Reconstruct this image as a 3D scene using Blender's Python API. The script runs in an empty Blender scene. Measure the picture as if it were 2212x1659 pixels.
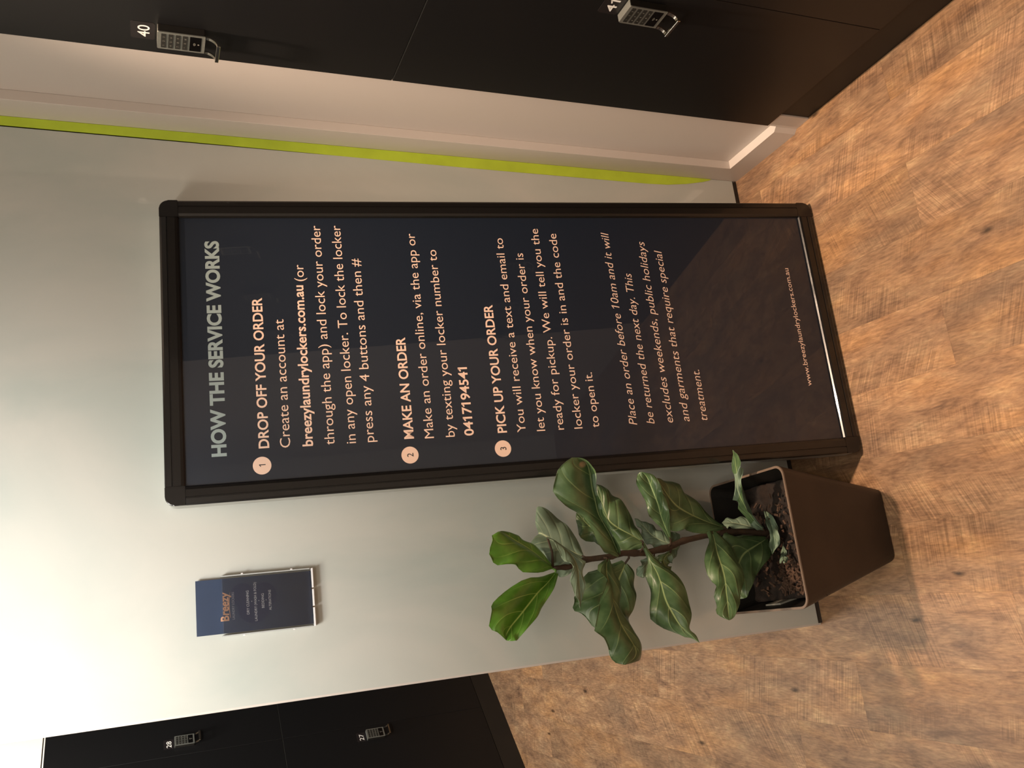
import bpy, bmesh, math, random
from mathutils import Vector, Matrix
C = bpy.context.scene.collection
random.seed(7)

# ---------------------------------------------------------------- camera
# The photograph lies on its side: the world's up points to the image's left.
S = bpy.context.scene
F_PX = 1944.43
cam_data = bpy.data.cameras.new('camera')
cam_data.sensor_fit = 'HORIZONTAL'; cam_data.sensor_width = 36.0
cam_data.lens = 36.0*F_PX/2212.0
cam_data.clip_start = 0.02; cam_data.clip_end = 60
cam = bpy.data.objects.new('camera', cam_data); C.objects.link(cam)
right = Vector((0.961450, -0.274700, -0.012300)); fwd = Vector((0.248800, 0.888900, -0.384600)).normalized()
right = (right - fwd*right.dot(fwd)).normalized(); down = fwd.cross(right)
cam.matrix_world = Matrix(((down.x, right.x, -fwd.x, -1.0703), (down.y, right.y, -fwd.y, -1.8067), (down.z, right.z, -fwd.z, 1.5161), (0, 0, 0, 1)))
S.camera = cam

# ---------------------------------------------------------------- world, lights, exposure
S.view_settings.view_transform = 'Standard'; S.view_settings.look = 'None'
S.view_settings.gamma = 1.0; S.view_settings.use_curve_mapping = False
S.view_settings.exposure = 0.32
world = bpy.data.worlds.new('world'); S.world = world; world.use_nodes = True
world.node_tree.nodes['Background'].inputs[0].default_value = (1.0, 0.92, 0.82, 1)
world.node_tree.nodes['Background'].inputs[1].default_value = 0.02

def spot(name, loc, target, watts, color, angle, blend, radius=0.045):
    d = bpy.data.lights.new(name, 'SPOT'); d.energy = watts; d.color = color
    d.spot_size = math.radians(angle); d.spot_blend = blend; d.shadow_soft_size = radius
    o = bpy.data.objects.new(name, d); C.objects.link(o); o.location = loc
    o.rotation_euler = (Vector(target) - Vector(loc)).to_track_quat('-Z', 'Y').to_euler()
    return o
def area(name, loc, target, watts, color, sx, sy):
    d = bpy.data.lights.new(name, 'AREA'); d.energy = watts; d.color = color
    d.shape = 'RECTANGLE'; d.size = sx; d.size_y = sy
    o = bpy.data.objects.new(name, d); C.objects.link(o); o.location = loc
    o.rotation_euler = (Vector(target) - Vector(loc)).to_track_quat('-Z', 'Y').to_euler()
    return o
CEIL = 2.55
spot('downlight_warm', (-0.25, -0.43, CEIL-.03), (-0.36, -0.76, 0), 225, (1.0, 0.73, 0.53), 60, 0.8, 0.05)
spot('spotlight_wall', (-1.45, -1.25, CEIL-.08), (-1.38, 0.0, 2.10), 200, (1.0, 0.98, 0.94), 80, 1.0, 0.20)
area('fill_light', (-1.60, -0.85, CEIL-.02), (-1.30, -0.30, 0.6), 22, (1.0, 0.92, 0.78), 0.6, 0.5)  # unseen lamp added as general fill for the lower parts
area('ceiling_panel_corridor', (-1.55, 1.55, CEIL-.02), (-1.6, 1.7, 0), 36, (1.0, 0.94, 0.84), 0.5, 0.5)
area('room_fill_light', (-1.3, -2.6, CEIL-.02), (-1.3, -2.5, 0), 19, (1.0, 0.88, 0.74), 0.8, 0.8)  # unseen lamp added behind the camera as weak room fill

# ---------------------------------------------------------------- materials
def lin(h):
    v = [int(h[i:i+2], 16)/255 for i in (0, 2, 4)]
    return tuple((c/12.92 if c <= 0.04045 else ((c+0.055)/1.055)**2.4) for c in v) + (1.0,)
def mat(name, color, rough=0.5, metal=0.0, coat=0.0, coat_rough=0.05, spec=0.5, bump=0.0, bump_scale=200, vary=0.0, vary_scale=6):
    m = bpy.data.materials.new(name); m.use_nodes = True
    nt = m.node_tree; b = nt.nodes['Principled BSDF']
    col = lin(color) if isinstance(color, str) else color
    b.inputs['Base Color'].default_value = col
    b.inputs['Roughness'].default_value = rough; b.inputs['Metallic'].default_value = metal
    b.inputs['Coat Weight'].default_value = coat; b.inputs['Coat Roughness'].default_value = coat_rough
    b.inputs['Specular IOR Level'].default_value = spec; b.inputs['Coat IOR'].default_value = 1.52
    tc = nt.nodes.new('ShaderNodeTexCoord')
    if vary > 0:
        n = nt.nodes.new('ShaderNodeTexNoise'); n.inputs['Scale'].default_value = vary_scale; n.inputs['Detail'].default_value = 6
        r = nt.nodes.new('ShaderNodeMapRange'); r.inputs[1].default_value = 0.3; r.inputs[2].default_value = 0.7
        r.inputs[3].default_value = 1-vary; r.inputs[4].default_value = 1+vary
        x = nt.nodes.new('ShaderNodeVectorMath'); x.operation = 'SCALE'; x.inputs[0].default_value = col[:3]
        nt.links.new(tc.outputs['Object'], n.inputs['Vector']); nt.links.new(n.outputs['Fac'], r.inputs[0])
        nt.links.new(r.outputs[0], x.inputs['Scale']); nt.links.new(x.outputs[0], b.inputs['Base Color'])
    if bump > 0:
        n2 = nt.nodes.new('ShaderNodeTexNoise'); n2.inputs['Scale'].default_value = bump_scale; n2.inputs['Detail'].default_value = 4
        bp = nt.nodes.new('ShaderNodeBump'); bp.inputs['Strength'].default_value = bump; bp.inputs['Distance'].default_value = 0.002
        nt.links.new(tc.outputs['Object'], n2.inputs['Vector']); nt.links.new(n2.outputs['Fac'], bp.inputs['Height'])
        nt.links.new(bp.outputs[0], b.inputs['Normal'])
    return m

def floor_material():
    m = bpy.data.materials.new('wood_plank_floor'); m.use_nodes = True
    nt = m.node_tree; N = nt.nodes.new; L = nt.links.new; b = nt.nodes['Principled BSDF']
    geo = N('ShaderNodeNewGeometry'); sep = N('ShaderNodeSeparateXYZ'); L(geo.outputs['Position'], sep.inputs[0])
    def M(op, a, c=None):
        n = N('ShaderNodeMath'); n.operation = op
        for i, v in enumerate((a, c)):
            if v is None: continue
            if isinstance(v, (int, float)): n.inputs[i].default_value = v
            else: L(v, n.inputs[i])
        return n.outputs[0]
    shear = M('MULTIPLY', sep.outputs['Y'], 0.0437)
    across = M('ADD', M('SUBTRACT', sep.outputs['X'], shear), 0.0664 + 14.9)
    along = M('ADD', sep.outputs['Y'], 0.54 + 9.14)
    row = M('FLOOR', M('DIVIDE', across, 0.149))
    odd = M('FLOORED_MODULO', row, 2.0)
    # odd rows joint at y=-.54, even rows half a plank further, every row nudged a little
    w1 = N('ShaderNodeTexWhiteNoise'); w1.noise_dimensions = '1D'; L(row, w1.inputs['W'])
    shift = M('ADD', M('MULTIPLY', odd, 0.457), M('MULTIPLY', M('GREATER_THAN', w1.outputs['Value'], 0.6), 0.21))
    al2 = M('ADD', along, shift)
    col = M('FLOOR', M('DIVIDE', al2, 0.914))
    # distance to the seams
    fr = M('FLOORED_MODULO', across, 0.149); d1 = M('MINIMUM', fr, M('SUBTRACT', 0.149, fr))
    fc = M('FLOORED_MODULO', al2, 0.914); d2 = M('MINIMUM', fc, M('SUBTRACT', 0.914, fc))
    dist = M('MINIMUM', d1, d2)
    seam = N('ShaderNodeMapRange'); L(dist, seam.inputs[0]); seam.inputs[1].default_value = 0.0002; seam.inputs[2].default_value = 0.0011
    seam.inputs[3].default_value = 0.80; seam.inputs[4].default_value = 1.0
    cv = N('ShaderNodeCombineXYZ'); L(row, cv.inputs[0]); L(col, cv.inputs[1])
    wn = N('ShaderNodeTexWhiteNoise'); wn.noise_dimensions = '2D'; L(cv.outputs[0], wn.inputs['Vector'])
    wsep = N('ShaderNodeSeparateColor'); L(wn.outputs['Color'], wsep.inputs[0])
    # grain coordinates, stretched along the plank and different on each
    gv = N('ShaderNodeCombineXYZ'); L(M('MULTIPLY', across, 14.0), gv.inputs[0]); L(M('MULTIPLY', al2, 4.4), gv.inputs[1]); L(M('MULTIPLY', wn.outputs['Value'], 37.0), gv.inputs[2])
    n1 = N('ShaderNodeTexNoise'); L(gv.outputs[0], n1.inputs['Vector']); n1.inputs['Scale'].default_value = 1.9; n1.inputs['Detail'].default_value = 9; n1.inputs['Roughness'].default_value = 0.72; n1.inputs['Distortion'].default_value = 0.5
    gv2 = N('ShaderNodeCombineXYZ'); L(M('MULTIPLY', across, 170.0), gv2.inputs[0]); L(M('MULTIPLY', al2, 26.0), gv2.inputs[1]); L(M('MULTIPLY', wn.outputs['Value'], 91.0), gv2.inputs[2])
    n2 = N('ShaderNodeTexNoise'); L(gv2.outputs[0], n2.inputs['Vector']); n2.inputs['Scale'].default_value = 1.6; n2.inputs['Detail'].default_value = 5
    # saw marks across the plank, only in patches
    gv3 = N('ShaderNodeCombineXYZ'); L(M('MULTIPLY', across, 3.0), gv3.inputs[0]); L(M('ADD', M('MULTIPLY', al2, 120.0), M('MULTIPLY', across, M('MULTIPLY', M('SUBTRACT', wsep.outputs[1], 0.5), 160.0))), gv3.inputs[1]); L(M('MULTIPLY', wn.outputs['Value'], 13.0), gv3.inputs[2])
    n3 = N('ShaderNodeTexNoise'); L(gv3.outputs[0], n3.inputs['Vector']); n3.inputs['Scale'].default_value = 2.2; n3.inputs['Detail'].default_value = 3
    gv4 = N('ShaderNodeCombineXYZ'); L(M('MULTIPLY', across, 6.0), gv4.inputs[0]); L(M('MULTIPLY', al2, 3.4), gv4.inputs[1]); L(M('MULTIPLY', wn.outputs['Value'], 57.0), gv4.inputs[2])
    n4 = N('ShaderNodeTexNoise'); L(gv4.outputs[0], n4.inputs['Vector']); n4.inputs['Scale'].default_value = 1.5; n4.inputs['Detail'].default_value = 3
    patch = N('ShaderNodeMapRange'); L(n4.outputs['Fac'], patch.inputs[0]); patch.inputs[1].default_value = 0.46; patch.inputs[2].default_value = 0.62
    ramp = N('ShaderNodeValToRGB'); L(n1.outputs['Fac'], ramp.inputs[0])
    cr = ramp.color_ramp; cr.elements[0].position = 0.25; cr.elements[0].color = FLOOR_COLS[0]; cr.elements[1].position = 0.74; cr.elements[1].color = FLOOR_COLS[3]
    for p, c in ((0.42, FLOOR_COLS[1]), (0.56, FLOOR_COLS[2])):
        e = cr.elements.new(p); e.color = c
    # plank tint
    tint = N('ShaderNodeMapRange'); L(wsep.outputs[0], tint.inputs[0]); tint.inputs[3].default_value = 0.84; tint.inputs[4].default_value = 1.12
    saw = N('ShaderNodeMapRange'); L(n3.outputs['Fac'], saw.inputs[0]); saw.inputs[1].default_value = 0.35; saw.inputs[2].default_value = 0.65; saw.inputs[3].default_value = 0.70; saw.inputs[4].default_value = 1.2
    sawm = M('ADD', 1.0, M('MULTIPLY', M('SUBTRACT', saw.outputs[0], 1.0), patch.outputs[0]))
    fine = N('ShaderNodeMapRange'); L(n2.outputs['Fac'], fine.inputs[0]); fine.inputs[1].default_value = 0.3; fine.inputs[2].default_value = 0.7; fine.inputs[3].default_value = 0.74; fine.inputs[4].default_value = 1.2
    # knots: small dark flecks drawn out along the plank
    kv = N('ShaderNodeCombineXYZ'); L(M('ADD', M('MULTIPLY', across, 11.0), M('MULTIPLY', n1.outputs['Fac'], 0.10)), kv.inputs[0]); L(M('ADD', M('MULTIPLY', al2, 4.0), M('MULTIPLY', n2.outputs['Fac'], 0.08)), kv.inputs[1])
    vo = N('ShaderNodeTexVoronoi'); vo.voronoi_dimensions = '2D'; L(kv.outputs[0], vo.inputs['Vector']); vo.inputs['Scale'].default_value = 1.0
    vs = N('ShaderNodeSeparateColor'); L(vo.outputs['Color'], vs.inputs[0])
    kn = N('ShaderNodeMapRange'); L(vo.outputs['Distance'], kn.inputs[0]); kn.inputs[1].default_value = 0.02; kn.inputs[2].default_value = 0.085; kn.inputs[3].default_value = 0.22; kn.inputs[4].default_value = 1.0
    kon = M('GREATER_THAN', vs.outputs[0], 0.88)
    knot = M('ADD', 1.0, M('MULTIPLY', M('SUBTRACT', kn.outputs[0], 1.0), kon))
    k = M('MULTIPLY', M('MULTIPLY', M('MULTIPLY', tint.outputs[0], sawm), M('MULTIPLY', fine.outputs[0], seam.outputs[0])), knot)
    gv5 = N('ShaderNodeCombineXYZ'); L(M('MULTIPLY', across, 9.0), gv5.inputs[0]); L(M('MULTIPLY', al2, 2.6), gv5.inputs[1]); L(M('MULTIPLY', wn.outputs['Value'], 71.0), gv5.inputs[2])
    n5 = N('ShaderNodeTexNoise'); L(gv5.outputs[0], n5.inputs['Vector']); n5.inputs['Scale'].default_value = 1.0; n5.inputs['Detail'].default_value = 6; n5.inputs['Roughness'].default_value = 0.6
    hue = N('ShaderNodeValToRGB'); L(n5.outputs['Fac'], hue.inputs[0]); h = hue.color_ramp
    h.elements[0].position = 0.34; h.elements[0].color = (0.72, 0.76, 0.84, 1); h.elements[1].position = 0.68; h.elements[1].color = (1.22, 1.12, 0.92, 1)
    e = h.elements.new(0.5); e.color = (1, 1, 1, 1)
    hm = N('ShaderNodeVectorMath'); hm.operation = 'MULTIPLY'; L(ramp.outputs['Color'], hm.inputs[0]); L(hue.outputs['Color'], hm.inputs[1])
    sc = N('ShaderNodeVectorMath'); sc.operation = 'SCALE'; L(hm.outputs[0], sc.inputs[0]); L(k, sc.inputs['Scale'])
    L(sc.outputs[0], b.inputs['Base Color'])
    b.inputs['Roughness'].default_value = 0.48; b.inputs['Specular IOR Level'].default_value = 0.28
    bp = N('ShaderNodeBump'); bp.inputs['Strength'].default_value = 0.25; bp.inputs['Distance'].default_value = 0.001
    L(k, bp.inputs['Height']); L(bp.outputs[0], b.inputs['Normal'])
    return m
FLOOR_COLS = [lin('684f3e'), lin('8b6b51'), lin('a07e5f'), lin('b89973')]

def leaf_material(name, dark, light, vein, rough, coat, blotch=None):
    m = bpy.data.materials.new(name); m.use_nodes = True
    nt = m.node_tree; N = nt.nodes.new; L = nt.links.new; b = nt.nodes['Principled BSDF']
    uv = N('ShaderNodeUVMap'); uv.uv_map = 'UVMap'; sp = N('ShaderNodeSeparateXYZ'); L(uv.outputs[0], sp.inputs[0])
    def M(op, a, c=None):
        n = N('ShaderNodeMath'); n.operation = op
        for i, v in enumerate((a, c)):
            if v is None: continue
            if isinstance(v, (int, float)): n.inputs[i].default_value = v
            else: L(v, n.inputs[i])
        return n.outputs[0]
    s = M('ABSOLUTE', M('SUBTRACT', M('MULTIPLY', sp.outputs[0], 2.0), 1.0))     # 0 on the midrib, 1 on the edge
    t = sp.outputs[1]
    mid = N('ShaderNodeMapRange'); L(s, mid.inputs[0]); mid.inputs[1].default_value = 0.02; mid.inputs[2].default_value = 0.05; mid.inputs[3].default_value = 1; mid.inputs[4].default_value = 0
    # side veins sweep forward towards the edge
    ph = M('SUBTRACT', M('MULTIPLY', t, 5.0), M('ADD', M('MULTIPLY', s, 1.1), M('MULTIPLY', M('POWER', s, 2.0), 0.5)))
    fr = M('ABSOLUTE', M('SUBTRACT', M('FRACT', ph), 0.5))
    side = N('ShaderNodeMapRange'); L(fr, side.inputs[0]); side.inputs[1].default_value = 0.012; side.inputs[2].default_value = 0.04; side.inputs[3].default_value = 0.6; side.inputs[4].default_value = 0
    fade = N('ShaderNodeMapRange'); L(s, fade.inputs[0]); fade.inputs[1].default_value = 0.55; fade.inputs[2].default_value = 0.95; fade.inputs[3].default_value = 1; fade.inputs[4].default_value = 0.0
    v = M('MAXIMUM', mid.outputs[0], M('MULTIPLY', side.outputs[0], fade.outputs[0]))
    tc = N('ShaderNodeTexCoord'); n1 = N('ShaderNodeTexNoise'); L(tc.outputs['Object'], n1.inputs['Vector']); n1.inputs['Scale'].default_value = 26; n1.inputs['Detail'].default_value = 6
    mp = N('ShaderNodeMapRange'); L(n1.outputs['Fac'], mp.inputs[0]); mp.inputs[1].default_value = 0.35; mp.inputs[2].default_value = 0.68
    mx = N('ShaderNodeMix'); mx.data_type = 'RGBA'; L(mp.outputs[0], mx.inputs['Factor']); mx.inputs['A'].default_value = dark; mx.inputs['B'].default_value = light
    mv = N('ShaderNodeMix'); mv.data_type = 'RGBA'; L(v, mv.inputs['Factor']); L(mx.outputs['Result'], mv.inputs['A']); mv.inputs['B'].default_value = vein
    last = mv.outputs['Result']
    if blotch:
        # a dry, torn brown patch
        du = M('MULTIPLY', M('SUBTRACT', sp.outputs[0], blotch[0]), 1.0); dv = M('MULTIPLY', M('SUBTRACT', t, blotch[1]), 1.9)
        dd = M('ADD', M('SQRT', M('ADD', M('MULTIPLY', du, du), M('MULTIPLY', dv, dv))), M('MULTIPLY', M('SUBTRACT', n1.outputs['Fac'], 0.5), 0.12))
        bl = N('ShaderNodeMapRange'); L(dd, bl.inputs[0]); bl.inputs[1].default_value = 0.05; bl.inputs[2].default_value = 0.11; bl.inputs[3].default_value = 1; bl.inputs[4].default_value = 0
        mb = N('ShaderNodeMix'); mb.data_type = 'RGBA'; L(bl.outputs[0], mb.inputs['Factor']); L(last, mb.inputs['A']); mb.inputs['B'].default_value = lin('a88c6e'); last = mb.outputs['Result']
    L(last, b.inputs['Base Color'])
    b.inputs['Roughness'].default_value = rough; b.inputs['Coat Weight'].default_value = coat; b.inputs['Coat Roughness'].default_value = 0.3
    bp = N('ShaderNodeBump'); bp.inputs['Strength'].default_value = 0.6; bp.inputs['Distance'].default_value = 0.0022
    hh = M('ADD', M('MULTIPLY', M('MINIMUM', fr, 0.2), -3.0), M('MULTIPLY', n1.outputs['Fac'], 0.5)); L(hh, bp.inputs['Height']); L(bp.outputs[0], b.inputs['Normal'])
    return m

def clear_plastic(name, tint, refl=0.06):
    m = bpy.data.materials.new(name); m.use_nodes = True
    nt = m.node_tree; nt.nodes.clear(); N = nt.nodes.new; L = nt.links.new
    out = N('ShaderNodeOutputMaterial'); tr = N('ShaderNodeBsdfTransparent'); tr.inputs[0].default_value = tint
    gl = N('ShaderNodeBsdfGlossy'); gl.inputs['Roughness'].default_value = 0.03
    fr = N('ShaderNodeFresnel'); fr.inputs[0].default_value = 1.45
    mx = N('ShaderNodeMixShader'); L(fr.outputs[0], mx.inputs[0]); L(tr.outputs[0], mx.inputs[1]); L(gl.outputs[0], mx.inputs[2]); L(mx.outputs[0], out.inputs[0])
    return m

def panel_material():
    # back-painted gloss panel: pale grey with a soft cloudy variation in tone
    m = mat('gloss_grey_panel', 'c9cbc2', rough=0.42, coat=1.0, coat_rough=0.0, spec=0.2)
    nt = m.node_tree; N = nt.nodes.new; L = nt.links.new; b = nt.nodes['Principled BSDF']
    tc = N('ShaderNodeTexCoord'); mp = N('ShaderNodeMapping'); mp.inputs['Scale'].default_value = (1.6, 1, 0.9); mp.inputs['Rotation'].default_value = (0, 0.5, 0)
    n = N('ShaderNodeTexNoise'); n.inputs['Scale'].default_value = 2.4; n.inputs['Detail'].default_value = 5; n.inputs['Distortion'].default_value = 0.8
    L(tc.outputs['Object'], mp.inputs[0]); L(mp.outputs[0], n.inputs['Vector'])
    cr = N('ShaderNodeValToRGB'); cr.color_ramp.elements[0].position = 0.36; cr.color_ramp.elements[0].color = lin('bdc4bf'); cr.color_ramp.elements[1].position = 0.62; cr.color_ramp.elements[1].color = lin('cccdc7')
    L(n.outputs['Fac'], cr.inputs[0]); L(cr.outputs[0], b.inputs['Base Color'])
    return m

M_FLOOR = floor_material()
M_PANEL = panel_material()
M_WHITE = mat('white_gloss_paint', 'd0c7c0', rough=0.4, spec=0.4, bump=0.03, bump_scale=60)
M_WALLW = mat('white_wall_paint', 'e8e4dc', rough=0.8, bump=0.04, bump_scale=120)
M_LIME = mat('lime_green_paint', 'c3dc3e', rough=0.7, vary=0.10, vary_scale=14)
M_DARKGAP = mat('dark_gap', '3b332d', rough=0.8)
M_BLACKLAM = mat('black_laminate', '141415', rough=0.36, spec=0.35, bump=0.015, bump_scale=500)
M_EDGE = mat('black_edge_banding', '4c4b47', rough=0.45)
M_PLINTH = mat('black_plinth', '1c1814', rough=0.55)
M_STEEL = mat('brushed_steel', '9a9d97', rough=0.42, metal=0.75, vary=0.06, vary_scale=220)
M_LOCKBODY = mat('dark_lock_body', '1a1815', rough=0.45)
M_CHROME = mat('polished_steel', 'c9c6bd', rough=0.16, metal=1.0)
M_KEYS = mat('dark_rubber_keys', '21211e', rough=0.5)
M_READER = mat('black_reader_glass', '0b0a0a', rough=0.1, spec=0.5)
M_LABEL = mat('dark_brown_sticker', '1f1b1c', rough=0.4, coat=0.0)
M_WHITEINK = mat('white_numerals', 'f0eeea', rough=0.5)
M_GREYINK = mat('grey_key_legend', '85837a', rough=0.5)
M_FRAME = mat('black_aluminium_frame', '131110', rough=0.3, spec=0.5, coat=0.3)
M_TRAY = mat('silver_aluminium_tray', 'b4b6b2', rough=0.45, metal=0.15)
M_POSTER = mat('navy_poster_under_cover', '0c1828', rough=0.5, coat=1.0, coat_rough=0.004)
M_PEACH = mat('peach_lettering', 'f1cfbb', rough=0.6, coat=1.0, coat_rough=0.004)
M_TITLE = mat('grey_green_lettering', '97a6a6', rough=0.6, coat=1.0, coat_rough=0.004)
M_POT = mat('brown_fibreglass_pot', '2f231b', rough=0.5, vary=0.28, vary_scale=9, bump=0.05, bump_scale=300)
M_RIM = mat('pale_rim', '6b5a4c', rough=0.6, vary=0.2, vary_scale=20)  # rim top is a paler brown than the pot sides
M_POTIN = mat('black_inner_pot', '15130f', rough=0.5)
M_SOIL = mat('potting_soil', '20160f', rough=0.95, vary=0.5, vary_scale=60, bump=1.0, bump_scale=160)
M_CHIP = mat('bark_chip', '4a3527', rough=0.9, vary=0.35, vary_scale=90)
M_STEM = mat('brown_stem', '3a2a1c', rough=0.75, vary=0.3, vary_scale=70, bump=0.4, bump_scale=140)
M_LEAFTOP = leaf_material('leaf_top_green', lin('38522f'), lin('5b744c'), lin('93a56f'), 0.42, 0.25)
M_LEAFTORN = leaf_material('leaf_top_with_dry_patch', lin('38522f'), lin('5b744c'), lin('93a56f'), 0.42, 0.25, (0.40, 0.86))
M_LEAFUNDER = leaf_material('leaf_underside_grey_green', lin('5f735f'), lin('7a8f78'), lin('a9b894'), 0.6, 0.05)
M_LEAFYOUNG = leaf_material('leaf_young_bright_green', lin('4c7d25'), lin('6a9c38'), lin('b4d070'), 0.35, 0.35)
M_TAG = mat('white_plant_tag', '9b978c', rough=0.5)
M_CLEAR = clear_plastic('clear_acrylic', (0.985, 0.99, 0.995, 1))
M_ACRYLEDGE = mat('bright_clear_edge', 'b9bdbd', rough=0.25, spec=0.6, coat=0.6)  # brightness of the clear acrylic sides is painted in as pale grey
M_ACRYLBASE = mat('bright_ledge_white_clip', 'f4f2f4', rough=0.3)  # white stands in for light caught by the clear ledge; clips are white
M_NAVY = mat('navy_brochure_paper', '35425a', rough=0.35, spec=0.5, vary=0.12, vary_scale=14)
M_NAVY2 = mat('deep_navy_bubble_print', '2a3654', rough=0.35)
M_COPPER = mat('copper_logo_print', 'c09478', rough=0.5)
M_PALEINK = mat('pale_brochure_lettering', 'd6d8dc', rough=0.5)
M_DULLINK = mat('dull_brochure_lettering', '9a9ba3', rough=0.5)

# ---------------------------------------------------------------- helpers
def link(name, bm, m, parent=None, smooth=False, mats=None):
    me = bpy.data.meshes.new(name); bmesh.ops.recalc_face_normals(bm, faces=bm.faces)
    bm.to_mesh(me); bm.free()
    for x in (mats or [m]): me.materials.append(x)
    if smooth:
        for p in me.polygons: p.use_smooth = True
    o = bpy.data.objects.new(name, me); C.objects.link(o)
    if parent: o.parent = parent
    return o
def struct(name, bm, m, label=None, smooth=False):
    o = link(name, bm, m, None, smooth); o['kind'] = 'structure'
    if label: o['label'] = label
    return o
def tag(o, label, cat, group=None):
    o['label'] = label; o['category'] = cat
    if group: o['group'] = group
    return o
def thing(name, label, cat, mw=None, group=None):
    o = bpy.data.objects.new(name, None); C.objects.link(o); o.empty_display_size = 0.05
    if mw is not None: o.matrix_world = mw
    return tag(o, label, cat, group)
def box(bm, x0, x1, y0, y1, z0, z1, bev=0.0, seg=2):
    v = [bm.verts.new((x, y, z)) for x in (x0, x1) for y in (y0, y1) for z in (z0, z1)]
    f = [bm.faces.new([v[i] for i in q]) for q in ((0, 1, 3, 2), (4, 6, 7, 5), (0, 4, 5, 1), (2, 3, 7, 6), (0, 2, 6, 4), (1, 5, 7, 3))]
    if bev > 0:
        bmesh.ops.recalc_face_normals(bm, faces=f)
        bmesh.ops.bevel(bm, geom=list({e for q in f for e in q.edges}), offset=bev, segments=seg, profile=0.5, affect='EDGES')
    return bm
def BM(): return bmesh.new()
def prism(bm, pts, axis, a, b):
    # extrude a 2D outline along an axis ('x','y','z') from a to b
    def P(p, t):
        return {'x': (t, p[0], p[1]), 'y': (p[0], t, p[1]), 'z': (p[0], p[1], t)}[axis]
    A = [bm.verts.new(P(p, a)) for p in pts]; B = [bm.verts.new(P(p, b)) for p in pts]
    n = len(pts)
    bm.faces.new(A); bm.faces.new(B[::-1])
    for i in range(n): bm.faces.new((A[i], A[(i+1) % n], B[(i+1) % n], B[i]))
    return bm
def rrect(x0, x1, y0, y1, r, seg=6, rs=None):
    out = []
    rs = rs or (r, r, r, r)
    for (cx, cy, a, q) in ((x1-rs[0], y1-rs[0], 0, rs[0]), (x0+rs[1], y1-rs[1], 90, rs[1]), (x0+rs[2], y0+rs[2], 180, rs[2]), (x1-rs[3], y0+rs[3], 270, rs[3])):
        if q <= 0: out.append((cx, cy)); continue
        for i in range(seg+1):
            t = math.radians(a + 90*i/seg); out.append((cx+q*math.cos(t), cy+q*math.sin(t)))
    return out
def disc(bm, cx, cy, r, z0, z1, n=40):
    return prism(bm, [(cx+r*math.cos(2*math.pi*i/n), cy+r*math.sin(2*math.pi*i/n)) for i in range(n)], 'z', z0, z1)
def tube(bm, pts, radii, n=10):
    pts = [Vector(p) for p in pts]; rings = []
    up = Vector((0, 1, 0))
    for i, p in enumerate(pts):
        d = (pts[min(i+1, len(pts)-1)] - pts[max(i-1, 0)]).normalized()
        s = d.cross(up).normalized(); u = s.cross(d)
        rings.append([bm.verts.new(p + radii[i]*(s*math.cos(2*math.pi*k/n) + u*math.sin(2*math.pi*k/n))) for k in range(n)])
    for a, b in zip(rings, rings[1:]):
        for k in range(n): bm.faces.new((a[k], a[(k+1) % n], b[(k+1) % n], b[k]))
    bm.faces.new(rings[0][::-1]); bm.faces.new(rings[-1])
    return bm
def glyphs(body, size, offset, shear, res):
    cu = bpy.data.curves.new('t', 'FONT'); cu.body = body; cu.size = size; cu.offset = offset; cu.shear = shear
    cu.resolution_u = res; cu.fill_mode = 'FRONT'
    o = bpy.data.objects.new('t', cu); C.objects.link(o)
    bpy.context.view_layer.update()
    me = o.evaluated_get(bpy.context.evaluated_depsgraph_get()).to_mesh()
    vs = [v.co.copy() for v in me.vertices]; fs = [tuple(p.vertices) for p in me.polygons]
    o.to_mesh_clear(); bpy.data.objects.remove(o); bpy.data.curves.remove(cu)
    return vs, fs
def text(bm, s, x0, y, x1, cap, z=0.0, bold=0.0, shear=0.0, thick=0.0002, align='L', res=3):
    """letters with the baseline at y, capitals cap tall, stretched to run from x0 to x1 (x1 None: natural width)"""
    size, off_ = cap/0.729, bold*cap
    vs, fs = glyphs(s, size, off_, shear, res)
    if not vs: return
    for i, ch in enumerate(s):
        if ch != '1': continue
        # the figure one gets its slanting flag
        pv, _ = glyphs(s[:i+1], size, off_, 0.0, 1)
        xr = max(v.x for v in pv); top = max(v.y for v in glyphs('1', size, off_, 0.0, 1)[0])
        sv = glyphs('1', size, off_, 0.0, 1)[0]; w = max(v.x for v in sv) - min(v.x for v in sv)
        q = [(xr - w*0.5, top), (xr - w - 0.23*cap, top - 0.20*cap), (xr - w - 0.23*cap + 0.35*w, top - 0.20*cap - 0.75*w), (xr - w*0.5, top - 0.95*w)]
        k0 = len(vs); vs += [Vector((a + shear*b_, b_, 0)) for a, b_ in q]; fs.append((k0, k0+1, k0+2, k0+3))
    xa = min(v.x for v in vs); xb = max(v.x for v in vs)
    k = 1.0 if x1 is None else (x1-x0)/(xb-xa)
    off = -xa if align == 'L' else -(xa+xb)/2
    V = [bm.verts.new((x0 + (v.x+off)*k, y + v.y, z+thick)) for v in vs]
    for f in fs:
        try: bm.faces.new([V[i] for i in f])
        except ValueError: pass
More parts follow.
